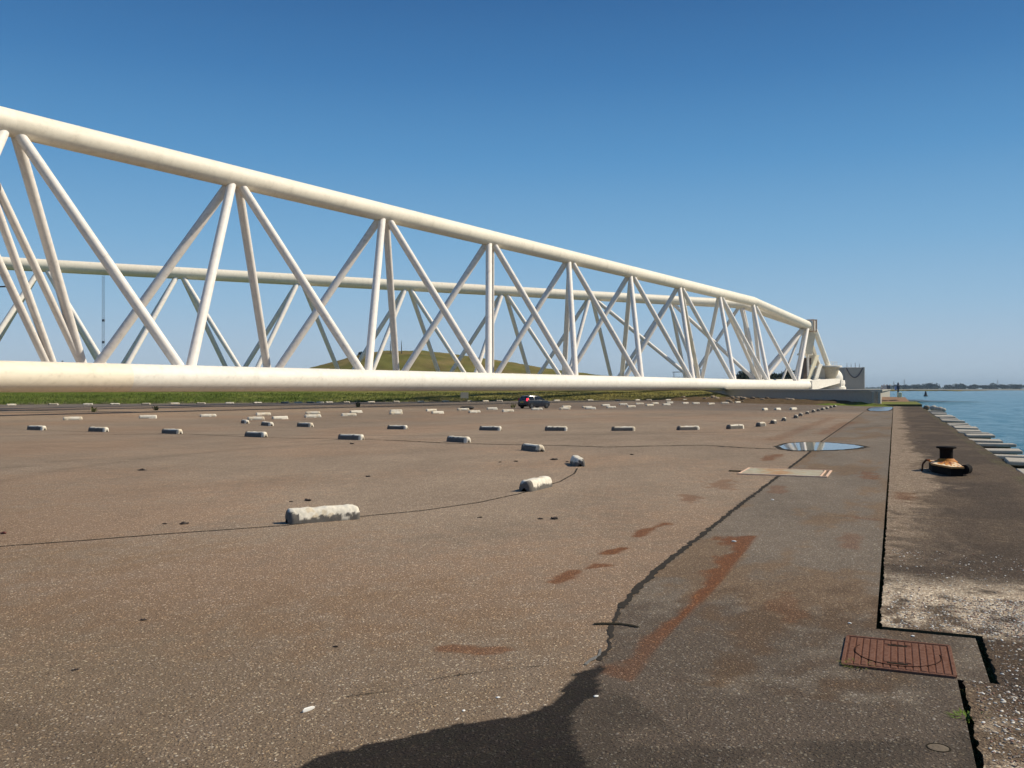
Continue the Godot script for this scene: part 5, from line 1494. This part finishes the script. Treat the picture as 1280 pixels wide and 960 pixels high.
func background():
	# dark trees behind the pivot
	var tr := [[106, 412, 9.6, 11.5], [114, 416, 9.4, 11.5], [121, 420, 8.6, 11.0], [129, 424, 9.8, 12.0], [137, 426, 10.4, 11.5], [144, 430, 9.4, 10.5]]
	var tl := ["leftmost dark round tree low behind the truss end", "second dark round tree from the left behind the truss end", "third dark tree behind the truss end, lower than its neighbours", "fourth dark tree from the left behind the truss end", "tallest dark tree behind the truss end near the pivot", "rightmost dark tree behind the truss end beside the pivot"]
	for k in tr.size(): tree(G(tr[k][0], tr[k][1], 1.3), tr[k][2], tr[k][3], 200 + k, tl[k])
	# bushes and thin poles on the hill
	var r := RandomNumberGenerator.new(); r.seed = 71
	var m := MB.new()
	foliage(m, Vector3(0, 1.4, 0), Vector3(3.0, 1.4, 2.0), 5, 260, 0.4, Color(0.035, 0.042, 0.02), r)
	tag(put("hill_bush", m.mesh(), M.leaf, self, G(-63.5, 386.0, 15.4)), "dark bush on the crest of the hill at its left shoulder", "bush")
	for k in 3:
		m = MB.new()
		m.tone = Color(0.07, 0.07, 0.06)
		m.lathe(Vector3.ZERO, Vector3.UP, [Vector2(0.22, 0), Vector2(0.16, 5.0 + 2.0 * (k % 2)), Vector2(0.05, 7.0 + 2.2 * (k % 2))], 8)
		tag(put("hill_pole", m.mesh(), M.plain, self, G(-50.0 + 2.4 * k, 372.0 - k, 14.6 - 1.4 * (k % 2))), ["left", "middle", "right and tallest"][k] + " one of three thin dark poles on the hill's slope", "pole", "poles on the hill")
	# lattice mast
	var o = thing("lattice_mast", "tall thin lattice radio mast far behind the left part of the truss", "mast", G(-452.0, 1000.0, 1.4))
	var H = 127.0; var W = 1.5
	for k in 3:
		m = MB.new()
		m.tone = Color(0.10, 0.12, 0.15)
		var a = TAU * k / 3
		m.tube(Vector3(cos(a) * W, 0, sin(a) * W), Vector3(cos(a) * W, H, sin(a) * W), 0.14, 6)
		put("leg", m.mesh(), M.plain, o)
	m = MB.new()
	m.tone = Color(0.10, 0.12, 0.15)
	var y = 0.0; var i = 0
	while y < H - 3.0:
		for k in 3:
			var a = TAU * k / 3; var b = TAU * (k + 1) / 3
			var p = Vector3(cos(a) * W, y, sin(a) * W); var q = Vector3(cos(b) * W, y + 2.6, sin(b) * W)
			m.tube(p, q, 0.09, 4)
		y += 2.6
	var la = put("lattice", m.mesh(), M.plain, o)
	la.set_meta("kind", "stuff")
	for k in 4:
		m = MB.new()
		m.tone = Color(0.13, 0.14, 0.16)
		m.box(Vector3(-1.6 if k > 1 else 0.4, [52.0, 76.0, 26.0, 38.0][k], 0.6), Vector3(1.5, 0, 0), Vector3(0, 1.3, 0), Vector3(0, 0, 0.6), 0.1)
		put("antenna", m.mesh(), M.plain, o)
	# lone poles beyond the left truss
	var pl := [[-246.0, 495.0, 16.0, "dark distant pole low behind the left end of the truss"], [-203.0, 494.0, 14.0, "thin distant pole between the left braces"], [-166.0, 500.0, 12.0, "thin distant pole beside the tallest brace"], [96.0, 460.0, 10.5, "slender distant pole with a cross arm seen through the right braces"]]
	for p in pl:
		o = thing("distant_pole", p[3], "pole", G(p[0], p[1], 1.3), 0.0, "distant poles beyond the truss")
		m = MB.new()
		m.tone = Color(0.09, 0.10, 0.12)
		m.lathe(Vector3.ZERO, Vector3.UP, [Vector2(0.32, 0), Vector2(0.16, p[2])], 8)
		put("shaft", m.mesh(), M.plain, o)
		m = MB.new()
		m.tone = Color(0.09, 0.10, 0.12)
		m.box(Vector3(0, p[2] - 0.4, 0), Vector3(0.7, 0, 0), Vector3(0, 0.12, 0), Vector3(0, 0, 0.12))
		put("cross_arm", m.mesh(), M.plain, o)
	# gantry of pale tubes far behind
	o = thing("distant_gantry", "faint grey gantry frame far off between the right braces", "gantry", G(118.0, 620.0, 1.3))
	for k in 3:
		m = MB.new()
		m.tone = Color(0.20, 0.24, 0.30)
		m.tube(Vector3(-7.0 + 7.0 * k, 0, 0), Vector3(-7.0 + 7.0 * k, 12.0, 0), 0.22, 6)
		put("leg", m.mesh(), M.plain, o)
	m = MB.new()
	m.tone = Color(0.20, 0.24, 0.30)
	m.tube(Vector3(-8, 12, 0), Vector3(8, 12, 0), 0.3, 6)
	m.tube(Vector3(-8, 8.5, 0), Vector3(8, 8.5, 0), 0.15, 6)
	put("beam", m.mesh(), M.plain, o)
	# lamp post at the left edge of the view
	o = thing("street_lamp", "tall lamp post whose arm reaches in at the left edge behind the truss", "street lamp", G(-87.5, 150.0, 1.3))
	m = MB.new()
	m.tone = Color(0.16, 0.17, 0.18)
	m.lathe(Vector3.ZERO, Vector3.UP, [Vector2(0.14, 0), Vector2(0.07, 17.4)], 10)
	m.path([Vector3(0, 17.3, 0), Vector3(0.3, 17.45, 0), Vector3(2.2, 17.5, 0)], 0.05, 8)
	put("post", m.mesh(), M.plain, o)
	m = MB.new()
	m.tone = Color(0.10, 0.10, 0.11)
	m.box(Vector3(2.9, 17.45, 0), Vector3(0.75, 0.03, 0), Vector3(0, 0.11, 0), Vector3(0, 0, 0.2), 0.04)
	put("lamp_head", m.mesh(), M.plain, o)
	# the far shore: sandy bank, woods, and things that rise over them
	var sh := MB.new()
	sh.tone = Color(0.19, 0.17, 0.115)
	var xs := []
	for k in 60: xs.append(lerp(1030.0, 4200.0, k / 59.0))
	for k in 59:
		var a = xs[k]; var b = xs[k + 1]
		var da = 2450.0 - 0.10 * (a - 1030.0); var db = 2450.0 - 0.10 * (b - 1030.0)
		sh.quad(G(a, da, -2.6), G(b, db, -2.6), G(b, db + 60, 1.0), G(a, da + 60, 1.0))
		sh.tone = Color(0.15, 0.16, 0.07)
		sh.quad(G(a, da + 60, 1.0), G(b, db + 60, 1.0), G(b, db + 1500, 2.0), G(a, da + 1500, 2.0))
		sh.tone = Color(0.19, 0.17, 0.115)
	struct(put("far_shore", sh.mesh(), M.plain), "low sandy far shore across the channel")
	r.seed = 90
	m = MB.new()
	for k in 300:
		var a = 1075.0 + 1500.0 * pow(k / 300.0, 1.1) + r.randf_range(-8, 8)
		var hgt = 14.0 + 7.0 * n3.get_noise_2d(a * 0.35, 3.0) + 2.5 * r.randf()
		if a > 1420.0: hgt *= 0.8
		foliage(m, G(a, 2520.0 - 0.10 * (a - 1030.0) + r.randf_range(0, 80), hgt * 0.5), Vector3(hgt * 1.0, hgt * 0.58, hgt * 0.8), 5, 120, 2.3, Color(0.012, 0.028, 0.026), r)
	var wd = put("far_woods", m.mesh(), M.leaf)
	wd.set_meta("kind", "stuff"); wd.set_meta("label", "dark belt of woods along the far shore")
	m = MB.new()
	for k in 90:
		var a = lerp(2330.0, 2980.0, k / 90.0)
		var hgt = 14.0 + 8.0 * n3.get_noise_2d(a * 0.2, 30.0)
		foliage(m, G(a, 6000.0, hgt * 0.5 - 2.0), Vector3(14.0, hgt * 0.55, 10.0), 4, 60, 4.0, Color(0.04, 0.055, 0.04), r)
	var w2 = put("hazy_woods", m.mesh(), M.leaf)
	w2.set_meta("kind", "stuff"); w2.set_meta("label", "hazy blue woods and land at the mouth of the channel")
	# pylons, dome
	for p in [[1735.0, 4000.0, 44.0, "hazy lattice pylon right of the navigation light on the horizon"], [2120.0, 3950.0, 40.0, "hazy lattice pylon above the far woods at the picture's right"], [1722.0, 4080.0, 36.0, "fainter shorter pylon close beside the navigation light's lamp"]]:
		o = thing("far_pylon", p[3], "pylon", G(p[0], p[1], 0.0), 0.3, "pylons on the horizon")
		for k in 4:
			m = MB.new()
			m.tone = Color(0.16, 0.18, 0.2)
			var q = Vector3(3.2 if k % 2 else -3.2, 0, 3.2 if k > 1 else -3.2)
			m.tube(q, Vector3(q.x * 0.12, p[2], q.z * 0.12), 0.4, 4)
			put("leg", m.mesh(), M.plain, o)
		m = MB.new()
		m.tone = Color(0.16, 0.18, 0.2)
		for k in 3: m.tube(Vector3(-6.0 + k, p[2] * (0.66 + 0.12 * k), 0), Vector3(6.0 - k, p[2] * (0.66 + 0.12 * k), 0), 0.35, 4)
		put("cross_arm", m.mesh(), M.plain, o)
	o = thing("storage_dome", "low white storage dome on the horizon beside the far woods", "dome", G(1680.0, 3800.0, 0.0))
	m = MB.new()
	m.tone = Color(0.85, 0.85, 0.85)
	m.ball(Vector3.ZERO, Vector3(21, 12.5, 21), 24, 14)
	put("shell", m.mesh(), M.plain, o)
	# channel buoy
	o = thing("channel_buoy", "small black channel buoy floating in front of the far woods", "buoy", G(230.0, 503.0, -2.3))
	m = MB.new()
	m.tone = Color(0.02, 0.025, 0.03)
	m.lathe(Vector3(0, -0.4, 0), Vector3.UP, [Vector2(0.9, 0), Vector2(1.15, 0.3), Vector2(1.15, 0.8), Vector2(0.9, 1.0)], 18)
	put("float", m.mesh(), M.plain, o)
	m = MB.new()
	m.tone = Color(0.02, 0.025, 0.03)
	m.lathe(Vector3(0, 0.6, 0), Vector3.UP, [Vector2(0.75, 0), Vector2(0.5, 1.4), Vector2(0.22, 2.2), Vector2(0.22, 2.7), Vector2(0.05, 2.9)], 14)
	put("tower", m.mesh(), M.plain, o)
